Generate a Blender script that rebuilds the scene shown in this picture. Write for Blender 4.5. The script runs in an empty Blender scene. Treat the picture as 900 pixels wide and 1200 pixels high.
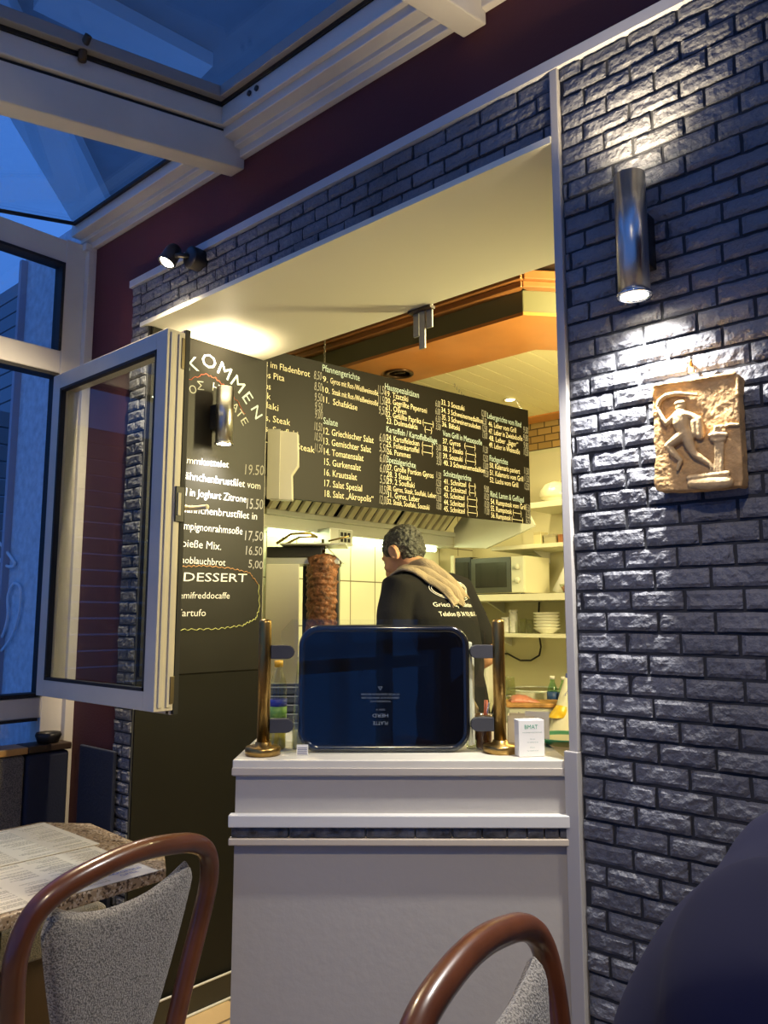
import bpy, bmesh, math, random
from mathutils import Vector, Matrix, noise
from mathutils.bvhtree import BVHTree
random.seed(7)
S = bpy.context.scene
COL = S.collection
R = math.radians
PI = math.pi

# ------------------------------------------------------------------ camera
FPX, PITCH, YAW = 920.0, math.atan(122/920), math.atan2(828, 928)
CAM = Vector((0, -1.5, 1.35))
FH = Vector((-math.sin(YAW), math.cos(YAW), 0)); RT = Vector((math.cos(YAW), math.sin(YAW), 0)); UP = Vector((0, 0, 1))
FW = FH*math.cos(PITCH) + UP*math.sin(PITCH); CUP = UP*math.cos(PITCH) - FH*math.sin(PITCH)
cd = bpy.data.cameras.new('camera'); cam = bpy.data.objects.new('camera', cd); COL.objects.link(cam)
cam.location = CAM
cam.rotation_euler = (PI/2 + PITCH, 0, YAW)
cd.sensor_fit = 'VERTICAL'; cd.sensor_height = 36; cd.lens = 36*FPX/1200; cd.clip_start = .02
S.camera = cam

# ------------------------------------------------------------------ sky, exposure
w = bpy.data.worlds.new('dusk_sky'); S.world = w; w.use_nodes = True
bg = w.node_tree.nodes['Background']
bg.inputs[0].default_value = (.045, .15, .50, 1); bg.inputs[1].default_value = .74
S.view_settings.view_transform = 'Standard'; S.view_settings.look = 'None'
S.view_settings.gamma = 1; S.view_settings.use_curve_mapping = False
S.view_settings.exposure = 1.0
S.cycles.use_denoising = True
S.cycles.max_bounces = 8; S.cycles.transparent_max_bounces = 12
S.cycles.sample_clamp_indirect = 4.0

# lamp powers (each light is made in its lamp's builder)
P_WALL_DOWN, P_WALL_UP, P_SPOT, P_FILL_TUBE, P_HOOD, P_RECESS, P_RAFTER_FILL = 32, 10, 80, 44, 20, 14, 34

# ------------------------------------------------------------------ pixel helpers: a ray of the photograph met with a real plane
def ray(px, py): return FW*FPX + RT*(px-450) + CUP*(600-py)
def onY(px, py, y): d = ray(px, py); return CAM + d*((y-CAM.y)/d.y)
def onX(px, py, x): d = ray(px, py); return CAM + d*((x-CAM.x)/d.x)
def onZ(px, py, z): d = ray(px, py); return CAM + d*((z-CAM.z)/d.z)
def dep(px, py, t): d = ray(px, py); return CAM + d*(t/d.dot(FH))
FL = -0.04                                            # floor height

# ------------------------------------------------------------------ materials
MATS = {}
def mat(name, col, rough=.5, metal=0, bump=0, bscale=60, var=0, vscale=8, coat=0, emit=None, estr=0, alpha=None, spec=.5, sheen=0):
    if name in MATS: return MATS[name]
    m = bpy.data.materials.new(name); m.use_nodes = True; nt = m.node_tree; b = nt.nodes['Principled BSDF']
    b.inputs['Base Color'].default_value = (*col, 1); b.inputs['Roughness'].default_value = rough; b.inputs['Metallic'].default_value = metal
    b.inputs['Coat Weight'].default_value = coat; b.inputs['Specular IOR Level'].default_value = spec
    b.inputs['Coat Roughness'].default_value = .12
    if sheen: b.inputs['Sheen Weight'].default_value = sheen
    if emit: b.inputs['Emission Color'].default_value = (*emit, 1); b.inputs['Emission Strength'].default_value = estr
    if bump or var:
        tc = nt.nodes.new('ShaderNodeTexCoord')
    if var:
        n = nt.nodes.new('ShaderNodeTexNoise'); n.inputs['Scale'].default_value = vscale; n.inputs['Detail'].default_value = 6
        r = nt.nodes.new('ShaderNodeValToRGB')
        r.color_ramp.elements[0].position = .3; r.color_ramp.elements[1].position = .7
        r.color_ramp.elements[0].color = (*[c*(1-var) for c in col], 1); r.color_ramp.elements[1].color = (*[min(1, c*(1+var)) for c in col], 1)
        nt.links.new(tc.outputs['Object'], n.inputs['Vector']); nt.links.new(n.outputs['Fac'], r.inputs['Fac']); nt.links.new(r.outputs['Color'], b.inputs['Base Color'])
    if bump:
        n2 = nt.nodes.new('ShaderNodeTexNoise'); n2.inputs['Scale'].default_value = bscale; n2.inputs['Detail'].default_value = 5
        bp = nt.nodes.new('ShaderNodeBump'); bp.inputs['Strength'].default_value = bump; bp.inputs['Distance'].default_value = .01
        nt.links.new(tc.outputs['Object'], n2.inputs['Vector']); nt.links.new(n2.outputs['Fac'], bp.inputs['Height']); nt.links.new(bp.outputs['Normal'], b.inputs['Normal'])
    MATS[name] = m; return m
def glass(name, tint=(1, 1, 1), ior=1.45, rough=0.0, extra=0.0):
    if name in MATS: return MATS[name]
    m = bpy.data.materials.new(name); m.use_nodes = True; nt = m.node_tree; nt.nodes.clear()
    o = nt.nodes.new('ShaderNodeOutputMaterial'); mx = nt.nodes.new('ShaderNodeMixShader'); t = nt.nodes.new('ShaderNodeBsdfTransparent'); g = nt.nodes.new('ShaderNodeBsdfGlossy')
    f0 = ((ior-1)/(ior+1))**2                           # Schlick's approximation, the same from both faces of the pane
    lw = nt.nodes.new('ShaderNodeLayerWeight'); lw.inputs[0].default_value = .5
    pw = nt.nodes.new('ShaderNodeMath'); pw.operation = 'POWER'; pw.inputs[1].default_value = 5; nt.links.new(lw.outputs['Facing'], pw.inputs[0])
    f = nt.nodes.new('ShaderNodeMath'); f.operation = 'MULTIPLY_ADD'; f.inputs[1].default_value = 1-f0; f.inputs[2].default_value = f0; nt.links.new(pw.outputs[0], f.inputs[0])
    t.inputs[0].default_value = (*tint, 1); g.inputs['Roughness'].default_value = rough
    fac = f.outputs[0]
    if extra:
        ma = nt.nodes.new('ShaderNodeMath'); ma.operation = 'ADD'; ma.inputs[1].default_value = extra; ma.use_clamp = True
        nt.links.new(fac, ma.inputs[0]); fac = ma.outputs[0]
    nt.links.new(fac, mx.inputs[0]); nt.links.new(t.outputs[0], mx.inputs[1]); nt.links.new(g.outputs[0], mx.inputs[2]); nt.links.new(mx.outputs[0], o.inputs[0])
    MATS[name] = m; return m
def tiled(name, col, grout, axes, bw, rh, off, shift, mort=.003, rough=.3, var=.06, bump=.3):
    """flat tiles or bricks in world metres; axes = which two coordinates run along and up"""
    m = bpy.data.materials.new(name); m.use_nodes = True; nt = m.node_tree; b = nt.nodes['Principled BSDF']; b.inputs['Roughness'].default_value = rough
    g = nt.nodes.new('ShaderNodeNewGeometry'); s = nt.nodes.new('ShaderNodeSeparateXYZ'); c = nt.nodes.new('ShaderNodeCombineXYZ')
    nt.links.new(g.outputs['Position'], s.inputs[0])
    for i, a in enumerate(axes):
        ad = nt.nodes.new('ShaderNodeMath'); ad.operation = 'SUBTRACT'; ad.inputs[1].default_value = shift[i]-50*(bw, rh)[i]
        nt.links.new(s.outputs[a], ad.inputs[0]); nt.links.new(ad.outputs[0], c.inputs[i])
    br = nt.nodes.new('ShaderNodeTexBrick'); br.offset = off; br.squash = 1
    br.inputs['Scale'].default_value = 1; br.inputs['Brick Width'].default_value = bw; br.inputs['Row Height'].default_value = rh; br.inputs['Mortar Size'].default_value = mort
    br.inputs['Color1'].default_value = (*col, 1); br.inputs['Color2'].default_value = (*[x*(1-var*2) for x in col], 1); br.inputs['Mortar'].default_value = (*grout, 1)
    nt.links.new(c.outputs[0], br.inputs['Vector']); nt.links.new(br.outputs['Color'], b.inputs['Base Color'])
    bp = nt.nodes.new('ShaderNodeBump'); bp.invert = True; bp.inputs['Strength'].default_value = bump; bp.inputs['Distance'].default_value = .003
    nt.links.new(br.outputs['Fac'], bp.inputs['Height']); nt.links.new(bp.outputs['Normal'], b.inputs['Normal'])
    MATS[name] = m; return m

WHITE_PAINT = mat('aged_white_frame_paint', (.66, .62, .54), .45, bump=.05, bscale=30, var=.06, vscale=5)
SASH = mat('cream_window_plastic', (.60, .55, .45), .35, var=.06, vscale=7)
MAROON = mat('maroon_wall_paint', (.075, .012, .016), .8, bump=.1, bscale=140)
CREAM = mat('cream_soffit_paint', (.72, .70, .56), .45, bump=.03, bscale=15)
BLACKP = mat('black_satin_panel', (.007, .007, .006), .45, spec=.22, bump=.02, bscale=9)
CHALKB = mat('chalkboard_black', (.008, .0075, .006), .45, bump=.03, bscale=20, var=.25, vscale=6, spec=.25)
MENUB = mat('menu_board_black', (.009, .0075, .005), .5, spec=.2)
STEEL = mat('brushed_steel', (.55, .55, .53), .28, 1, bump=.02, bscale=90)
STEELW = mat('pale_stainless', (.62, .64, .58), .38, .35)
CHROME = mat('polished_chrome', (.75, .75, .75), .12, 1)
BRASS = mat('aged_brass', (.30, .19, .06), .33, 1, bump=.06, bscale=40, var=.25, vscale=14)
BLACKPL = mat('black_plastic', (.012, .012, .013), .4)
RUBBER = mat('dark_rubber_seal', (.01, .01, .011), .7)
GREYPL = mat('grey_plastic', (.12, .12, .12), .5)
WHITEPL = mat('white_plastic', (.72, .71, .66), .4)
PAPER = mat('white_paper', (.74, .72, .66), .8)
KWALL = mat('cream_kitchen_wall', (.70, .66, .42), .6, bump=.03, bscale=30)
MAHOG = mat('mahogany_bentwood', (.105, .031, .011), .30, coat=.35, var=.35, vscale=9)
OAKY = mat('orange_varnished_wood', (.52, .20, .045), .38, coat=.2, var=.12, vscale=4)
DARKW = mat('dark_stained_wood', (.035, .018, .009), .5, var=.2, vscale=6)
OLIVE = mat('olive_fascia_paint', (.13, .12, .055), .5)
CHALK = mat('white_chalk_ink', (.78, .76, .68), .9)
CHALKDIM = mat('faint_white_chalk', (.33, .32, .28), .9)
MENUINK = mat('cream_menu_lettering', (.78, .72, .50), .7)
MENUHEAD = mat('pale_blue_menu_heading', (.48, .60, .58), .7)
BLUECHALK = mat('pale_blue_chalk', (.55, .68, .70), .9)
REDCHALK = mat('red_chalk', (.40, .10, .05), .9)
GREENCHALK = mat('green_yellow_chalk', (.30, .30, .08), .9)
WINDOWGLASS = glass('window_glass', (.93, .95, .96), 1.5)
PLEXI = glass('clear_acrylic', (.96, .98, .97), 1.35)
BOTTLE = glass('clear_bottle_plastic', (.88, .90, .80), 1.4, .05, .05)

# ------------------------------------------------------------------ mesh builder
class MB:
    def __init__(s): s.v = []; s.f = []; s.smooth = []
    def add(s, vs, fs, sm=False):
        o = len(s.v); s.v += [tuple(v) for v in vs]; s.f += [tuple(i+o for i in f) for f in fs]; s.smooth += [sm]*len(fs); return s
    def box(s, lo, hi, M=None):
        x0, y0, z0 = lo; x1, y1, z1 = hi
        vs = [Vector(p) for p in ((x0,y0,z0),(x1,y0,z0),(x1,y1,z0),(x0,y1,z0),(x0,y0,z1),(x1,y0,z1),(x1,y1,z1),(x0,y1,z1))]
        if M: vs = [M @ v for v in vs]
        return s.add(vs, [(0,3,2,1),(4,5,6,7),(0,1,5,4),(1,2,6,5),(2,3,7,6),(3,0,4,7)])
    def prism(s, poly, a, b, plane='xy', M=None):
        """polygon extruded between a and b along the axis left over"""
        n = len(poly)
        def P(p, h): return Vector({'xy': (p[0], p[1], h), 'xz': (p[0], h, p[1]), 'yz': (h, p[0], p[1])}[plane])
        vs = [P(p, a) for p in poly] + [P(p, b) for p in poly]
        if M: vs = [M @ v for v in vs]
        return s.add(vs, [tuple(range(n-1, -1, -1)), tuple(range(n, 2*n))] + [(i, (i+1) % n, n+(i+1) % n, n+i) for i in range(n)])
    def tube(s, pts, r, seg=12, closed=False, cap=True, flat=1.0):
        pts = [Vector(p) for p in pts]; n = len(pts); rs = r if isinstance(r, (list, tuple)) else [r]*n
        vs = []; prev = None
        for i, p in enumerate(pts):
            a = pts[(i-1) % n] if (closed or i > 0) else p; b = pts[(i+1) % n] if (closed or i < n-1) else p
            t = (b-a).normalized()
            if prev is None:
                u = t.cross(Vector((0, 0, 1)) if abs(t.z) < .9 else Vector((1, 0, 0))).normalized()
            else:
                u = (prev - t*prev.dot(t)).normalized()
            prev = u; v = t.cross(u)
            for k in range(seg):
                an = 2*PI*k/seg; vs.append(p + (u*math.cos(an) + v*math.sin(an)*flat)*rs[i])
        fs = []
        for i in range(n if closed else n-1):
            j = (i+1) % n
            for k in range(seg): k2 = (k+1) % seg; fs.append((i*seg+k, i*seg+k2, j*seg+k2, j*seg+k))
        if cap and not closed: fs += [tuple(range(seg-1, -1, -1)), tuple(range((n-1)*seg, n*seg))]
        return s.add(vs, fs, True)
    def lathe(s, prof, c=(0, 0, 0), seg=24, M=None, sx=1, sy=1):
        c = Vector(c); vs = []
        for r, z in prof:
            for k in range(seg):
                an = 2*PI*k/seg; v = Vector((r*math.cos(an)*sx, r*math.sin(an)*sy, z)); vs.append((M @ v if M else v) + c)
        fs = []
        for i in range(len(prof)-1):
            for k in range(seg): k2 = (k+1) % seg; fs.append((i*seg+k, i*seg+k2, (i+1)*seg+k2, (i+1)*seg+k))
        if prof[0][0] > .004 and prof[-1][0] > .004:        # an open ring closes on itself
            o = (len(prof)-1)*seg
            for k in range(seg): k2 = (k+1) % seg; fs.append((o+k, o+k2, k2, k))
        else: fs += [tuple(range(seg-1, -1, -1)), tuple(range((len(prof)-1)*seg, len(prof)*seg))]
        return s.add(vs, fs, True)
    def loft(s, rings, seg=20):
        """rings: (centre, side vector, front vector) ellipses joined into one closed limb"""
        vs = []
        for c, u, v in rings:
            c, u, v = Vector(c), Vector(u), Vector(v)
            for k in range(seg): an = 2*PI*k/seg; vs.append(c + u*math.cos(an) + v*math.sin(an))
        n = len(rings); fs = []
        for i in range(n-1):
            for k in range(seg): k2 = (k+1) % seg; fs.append((i*seg+k, i*seg+k2, (i+1)*seg+k2, (i+1)*seg+k))
        fs += [tuple(range(seg-1, -1, -1)), tuple(range((n-1)*seg, n*seg))]
        return s.add(vs, fs, True)
    def limb(s, pts, rs, seg=14):
        """a tapered limb with rounded ends"""
        pts = [Vector(p) for p in pts]; rs = list(rs)
        t0 = (pts[0]-pts[1]).normalized(); t1 = (pts[-1]-pts[-2]).normalized()
        P = [pts[0]+t0*rs[0]*.9, pts[0]+t0*rs[0]*.6] + pts + [pts[-1]+t1*rs[-1]*.6, pts[-1]+t1*rs[-1]*.9]
        Rr = [rs[0]*.3, rs[0]*.78] + rs + [rs[-1]*.78, rs[-1]*.3]
        return s.tube(P, Rr, seg)
    def ball(s, c, r, seg=16, M=None):
        if not hasattr(r, '__len__'): r = (r, r, r)
        prof = []; n = seg//2
        vs = []; c = Vector(c)
        for i in range(1, n):
            ph = PI*i/n
            for k in range(seg):
                an = 2*PI*k/seg; v = Vector((r[0]*math.sin(ph)*math.cos(an), r[1]*math.sin(ph)*math.sin(an), -r[2]*math.cos(ph))); vs.append((M @ v if M else v)+c)
        m = n-1; fs = []
        for i in range(m-1):
            for k in range(seg): k2 = (k+1) % seg; fs.append((i*seg+k, i*seg+k2, (i+1)*seg+k2, (i+1)*seg+k))
        b = Vector((0, 0, -r[2])); t = Vector((0, 0, r[2]))
        vs += [(M @ b if M else b)+c, (M @ t if M else t)+c]
        for k in range(seg): k2 = (k+1) % seg; fs += [(m*seg, k2, k), (m*seg+1, (m-1)*seg+k, (m-1)*seg+k2)]
        return s.add(vs, fs, True)
    def build(s, name, m, parent=None, bevel=0, seg=2, fix=True):
        me = bpy.data.meshes.new(name); me.from_pydata(s.v, [], s.f); me.validate()
        if fix:
            bm = bmesh.new(); bm.from_mesh(me); bmesh.ops.recalc_face_normals(bm, faces=bm.faces); bm.to_mesh(me); bm.free()
        if len(s.smooth) == len(me.polygons): me.polygons.foreach_set('use_smooth', s.smooth)
        me.materials.append(m); me.update()
        o = bpy.data.objects.new(name, me); COL.objects.link(o)
        if parent: o.parent = parent
        if bevel:
            b = o.modifiers.new('bevel', 'BEVEL'); b.width = bevel; b.segments = seg; b.limit_method = 'ANGLE'; b.angle_limit = R(40)
        return o

def struct(o): o['kind'] = 'structure'; return o
def tag(o, label, cat, group=None, kind=None):
    o['label'] = label; o['category'] = cat
    if group: o['group'] = group
    if kind: o['kind'] = kind
    return o
def thing(name, label, cat, loc=(0, 0, 0), rz=0, group=None):
    o = bpy.data.objects.new(name, None); COL.objects.link(o); o.empty_display_size = .05
    o.location = loc; o.rotation_euler = (0, 0, rz)
    return tag(o, label, cat, group)
def sroot(name, loc=(0, 0, 0)):
    o = bpy.data.objects.new(name, None); COL.objects.link(o); o.location = loc; o['kind'] = 'structure'; return o
def copy_tree(o, parent=None):
    c = o.copy(); COL.objects.link(c)
    if parent: c.parent = parent
    for ch in list(o.children): copy_tree(ch, c)
    return c
def lamp(name, kind, loc, energy, col, parent=None, **k):
    l = bpy.data.lights.new(name, kind); l.energy = energy; l.color = col
    for a, b in k.items():
        if a != 'dir': setattr(l, a, b)
    o = bpy.data.objects.new(name, l); COL.objects.link(o); o.location = loc
    if 'dir' in k: o.rotation_euler = Vector(k['dir']).to_track_quat('-Z', 'Y').to_euler()
    if parent: o.parent = parent
    return o
WARM = (1, .80, .52); YELL = (1, .84, .40); GREENW = (.80, 1, .45)

# ------------------------------------------------------------------ writing
_fc = None
def text_geo(body, size=1.0):
    """verts and faces of a line of lettering, flat in x (along) and y (up), origin at its baseline start"""
    c = bpy.data.curves.new('lettering', 'FONT'); c.body = body; c.size = size; c.resolution_u = 2
    o = bpy.data.objects.new('lettering', c); COL.objects.link(o)
    bpy.context.view_layer.update()
    me = bpy.data.meshes.new_from_object(o.evaluated_get(bpy.context.evaluated_depsgraph_get()))
    vs = [v.co.copy() for v in me.vertices]; fs = [tuple(p.vertices) for p in me.polygons]
    bpy.data.objects.remove(o); bpy.data.curves.remove(c); bpy.data.meshes.remove(me)
    return vs, fs
def put_text(mb, body, place, height, width=None, slant=0):
    """place(u, v) -> world point; height = capital height; width = full width if it is to be fitted"""
    vs, fs = text_geo(body)
    if not vs: return
    x0 = min(v.x for v in vs); x1 = max(v.x for v in vs)
    sy = height/.70; sx = sy if width is None else width/max(x1-x0, 1e-6)
    mb.add([place((v.x-x0)*sx + slant*v.y*sy, v.y*sy) for v in vs], fs)

# =================================================================== SETTING
mb = MB().box((-3.6, -3.1, FL-.1), (2.3, 3.05, FL))
FLOOR = tiled('cream_floor_tiles', (.50, .36, .20), (.12, .09, .06), (0, 1), .3, .3, 0, (-2.06, .12), .006, .35)
struct(mb.build('floor', FLOOR))

XL, XR, ZT = -2.49, -.815, 2.41                       # opening in the house wall
# house wall (maroon render) with the opening left out
wl = MB()
wl.box((-3.0, 0, FL), (XL-.002, .12, 3.0)); wl.box((XL-.002, 0, ZT+.01), (XR+.02, .12, 3.0)); wl.box((XR+.02, 0, FL), (2.3, .12, 3.0))
WALL = struct(wl.build('wall_back', MAROON))
# facing bricks, each a rough block proud of the dark joint
BRICK = mat('grey_brown_facing_brick', (.135, .140, .158), .52, bump=.9, bscale=70, var=.30, vscale=5)
MORTAR = mat('dark_brick_joint', (.022, .024, .03), .8)
def brick_field(mb, jb, x0, x1, z0, z1, xs, zs, bw=.107, rh=.0411, y=0.0, gap=.0065, detail=True):
    jb.box((x0, y-.006, z0), (x1, y+.001, z1))
    k0 = int(math.floor((z0-zs)/rh)); k1 = int(math.ceil((z1-zs)/rh))
    for k in range(k0, k1):
        a0, a1 = max(z0, zs+k*rh), min(z1, zs+(k+1)*rh)
        if a1-a0 < .008: continue
        off = xs + (bw/2 if k % 2 else 0) + random.uniform(-.012, .012)
        i0 = int(math.floor((x0-off)/bw)); i1 = int(math.ceil((x1-off)/bw))
        for i in range(i0, i1):
            b0, b1 = max(x0, off+i*bw), min(x1, off+(i+1)*bw)
            if b1-b0 < .012: continue
            u0, u1, v0, v1 = b0+gap/2, b1-gap/2, a0+gap/2, a1-gap/2
            nx = max(2, int((u1-u0)/(.0075 if detail else .02))); nz = 5 if detail else 3
            d0 = random.uniform(.011, .0155); tilt = random.uniform(-.0015, .0015); sd = random.uniform(0, 50)
            vs = []
            for b in range(nz+1):
                for a in range(nx+1):
                    fx, fz = a/nx, b/nz
                    X = u0+(u1-u0)*fx; Z = v0+(v1-v0)*fz
                    n = noise.noise(Vector((X*55+sd, sd, Z*75)))*.0026 + noise.noise(Vector((X*140, sd, Z*170)))*.0013
                    e = min(fx*(u1-u0), (1-fx)*(u1-u0), fz*(v1-v0), (1-fz)*(v1-v0))
                    rnd = .0 if e > .0015 else .004
                    wob = noise.noise(Vector((X*60, Z*60, sd)))*.0010
                    if b in (0, nz): Z += wob
                    if a in (0, nx): X += wob
                    vs.append((X, y-(d0+tilt*(fz*2-1)+n-rnd), Z))
            W = nx+1
            fs = [(b*W+a, b*W+a+1, (b+1)*W+a+1, (b+1)*W+a) for b in range(nz) for a in range(nx)]
            rim = [a for a in range(W)] + [b*W+nx for b in range(1, nz+1)] + [nz*W+a for a in range(nx-1, -1, -1)] + [b*W for b in range(nz-1, 0, -1)]
            base = len(vs); vs += [(vs[q][0], y-.003, vs[q][2]) for q in rim]
            m = len(rim); fs += [(rim[q], base+q, base+(q+1) % m, rim[(q+1) % m]) for q in range(m)]
            mb.add(vs, fs, False)
bb, jj = MB(), MB()
brick_field(bb, jj, -.797, .35, FL, 2.585, -.74, 1.072-.0411*30)
brick_field(bb, jj, .35, 2.3, FL, 2.585, -.74, 1.072-.0411*30, detail=False)
brick_field(bb, jj, XL-.06, XR, ZT+.012, 2.585, -.85, 2.420)
brick_field(bb, jj, -2.61, XL-.004, FL, ZT+.012, -2.60, 1.072-.0411*30)
brick_field(bb, jj, -2.61, XL-.06, ZT+.012, 2.585, -2.60, 1.072-.0411*30)
bo = bb.build('brick_facing', BRICK, WALL, fix=False); jj.build('brick_joint', MORTAR, WALL)
TRIMW = mat('pale_blue_white_trim', (.50, .50, .50), .5)
struct(MB().box((-2.615, -.022, 2.585), (2.3, .0, 2.612)).build('trim_1', TRIMW))
t2 = MB().box((-.816, -.020, 1.078), (-.796, .02, 2.585)); t2.box((-.825, -.026, FL), (-.795, .02, 1.078))
struct(t2.build('trim_2', mat('grey_white_corner_strip', (.42, .40, .37), .55), bevel=.002))

# soffit over the opening, jambs and the black partition on the left
sf = MB().box((XL-.03, -.018, ZT), (XR, .53, ZT+.012)); sf.box((XL-.035, -.024, ZT-.002), (XR, -.016, ZT+.014))
struct(sf.build('ceiling_soffit', CREAM))
struct(MB().box((XL-.02, .12, ZT+.012), (-.6, .53, 2.8)).build('wall_over_opening', DARKW))
pt = MB().box((XL-.13, .12, FL), (XL, .548, ZT+.01)); pt.box((XL-.13, .0, FL), (XL, .12, ZT+.01))
PART = struct(pt.build('wall_partition', BLACKP))
MB().box((XL-.131, .548, FL), (XL+.001, .553, ZT)).build('end_edge', mat('pale_edge_strip', (.55, .52, .42), .5), PART)
struct(MB().box((XL, .0, FL), (XL+.012, .548, .05)).build('baseboard_left', mat('black_skirting', (.02, .019, .017), .4)))
struct(MB().tube([(XL+.014, .02, .052), (XL+.014, .546, .052)], .004, 8).build('trim_3', TRIMW))
struct(MB().tube([(XL+.016, .02, FL+.004), (XL+.016, .546, FL+.004)], .005, 8).build('trim_4', TRIMW))
struct(MB().box((XR, .12, FL), (-.68, .6, 2.41)).build('wall_jamb_right', KWALL))

# kitchen shell
KX0, KX1, KY1 = -3.15, -.70, 2.95
TILE = tiled('cream_wall_tiles', (.74, .72, .52), (.20, .17, .10), (1, 2), .208, .25, 0, (1.742, 1.549), .0035, .22, .02)
struct(MB().box((KX0-.1, .12, FL), (KX0, KY1, 2.81)).build('wall_kitchen_left', TILE))
kb = struct(MB().box((KX0-.1, KY1, FL), (KX1+.1, KY1+.1, 2.81)).build('wall_kitchen_back', KWALL))
MB().box((KX0+.02, KY1-.012, 2.43), (KX1, KY1, 2.72)).build('brick_strip', tiled('yellow_brick_strip', (.48, .30, .10), (.10, .06, .02), (0, 2), .105, .047, .5, (-2.66, 2.43), .004, .6, .15, .6), kb)
MB().box((-2.74, KY1-.010, 1.80), (-1.9, KY1, 2.40)).build('splash_panel', mat('pale_wall_panel', (.72, .67, .45), .3), kb)
struct(MB().box((KX1, .12, FL), (KX1+.1, KY1, 2.81)).build('wall_kitchen_right', KWALL))
struct(MB().box((KX0-.1, .125, 2.80), (KX1+.1, KY1+.1, 2.9)).build('ceiling_kitchen', DARKW))
struct(MB().box((KX0-.1, .12, FL), (XL-.13, .2, 2.8)).build('wall_kitchen_front', KWALL))

# dropped wooden ceiling over the cooking line
DC = sroot('ceiling_dropped')
outer = [(-3.1, 1.24), (-1.663, 1.24), (-1.087, 1.89), (-1.087, 2.9), (-3.1, 2.9)]
inner = [(-2.9, 1.663), (-1.848, 1.652), (-1.413, 2.13), (-1.413, 2.75), (-2.9, 2.75)]
fr = MB(); n = 5
vs = [(x, y, 2.60) for x, y in outer]+[(x, y, 2.60) for x, y in inner]+[(x, y, 2.615) for x, y in outer]+[(x, y, 2.615) for x, y in inner]
fs = []
for i in range(n):
    j = (i+1) % n
    fs += [(i, n+i, n+j, j), (2*n+i, 2*n+j, 3*n+j, 3*n+i), (i, j, 2*n+j, 2*n+i), (n+i, 3*n+i, 3*n+j, n+j)]
fr.add(vs, fs); fr.build('wood_frame', OAKY, DC)
sl = MB()
for i in range(16):
    x = -2.9+i*.1
    sl.box((x+.0025, 1.63, 2.607), (x+.0975, 2.76, 2.613))
sl.build('slat_panel', mat('cream_ceiling_slats', (.70, .62, .34), .4), DC)
MB().box((-2.95, 1.61, 2.614), (-1.40, 2.8, 2.62)).build('slat_backing', DARKW, DC)
fa = MB(); m_ = MB(); m2 = MB()
for (a, b) in (((-3.1, 1.24), (-1.663, 1.24)), ((-1.663, 1.24), (-1.087, 1.89)), ((-1.087, 1.89), (-1.087, 2.9))):
    a, b = Vector((*a, 0)), Vector((*b, 0)); d = (b-a).normalized(); nrm = Vector((d.y, -d.x, 0)); L_ = (b-a).length
    M = Matrix.Translation(a) @ Matrix(((d.x, -nrm.x, 0, 0), (d.y, -nrm.y, 0, 0), (0, 0, 1, 0), (0, 0, 0, 1)))
    fa.box((0, .004, 2.615), (L_, .02, 2.71), M); m_.box((-.01, -.035, 2.71), (L_+.015, .02, 2.737), M); m_.box((-.01, -.055, 2.737), (L_+.025, .02, 2.776), M)
fa.build('fascia', OLIVE, DC)
m_.build('cornice', mat('brown_cornice_wood', (.30, .12, .035), .35, coat=.2, var=.2, vscale=5), DC, bevel=.004)

# conservatory: left glazed wall, roof, front glazing
XW = -2.98
LW = sroot('window_1')
lf = MB()
def lbox(y0, y1, z0, z1, x0=XW-.05, x1=XW+.03): lf.box((x0, y0, z0), (x1, y1, z1))
lbox(-.115, 0, FL, 2.86); 
for y in (-1.02, -1.95, -2.9): lbox(y-.05, y+.05, FL, 2.86)

for z0, z1 in ((2.30, 2.392), (2.757, 2.855), (.975, 1.05), (FL, .12)): lbox(-2.9, -.112, z0, z1, XW-.047, XW+.027)
lf.build('frame', WHITE_PAINT, LW, bevel=.004)
sl_ = MB()
for y0, y1 in ((-.97, -.128), ):
    for (a, b, c, d) in ((y0, y1, 2.285, 2.297), (y0, y1, 1.053, 1.066), (y1, y1+.012, 1.053, 2.297), (y0-.0, y0+.012, 1.053, 2.297),
                         (y0, y1, 2.745, 2.757), (y1, y1+.012, 2.392, 2.757), (y0, y1, .965, .975)):
        sl_.box((XW-.03, a, c), (XW+.034, b, d))
sl_.build('seal', RUBBER, LW)
pn = MB()
for y0, y1 in ((-1.0, -.1), (-1.93, -1.05), (-2.88, -1.98)):
    pn.box((XW-.004, y0, 2.39), (XW+.002, y1, 2.76)); pn.box((XW-.004, y0, .12), (XW+.002, y1, .98))
    if y0 < -1.01: pn.box((XW-.004, y0, 1.05), (XW+.002, y1, 2.3))
pn.build('pane', WINDOWGLASS, LW)
cs = MB().box((XW+.03, -.0, FL), (XW+.06, -.035, 2.83)); cs.box((XW+.03, -.05, 2.83), (XW+.06, 0, 2.86))
cs.build('corner_post', WHITE_PAINT, LW, bevel=.003)

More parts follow.
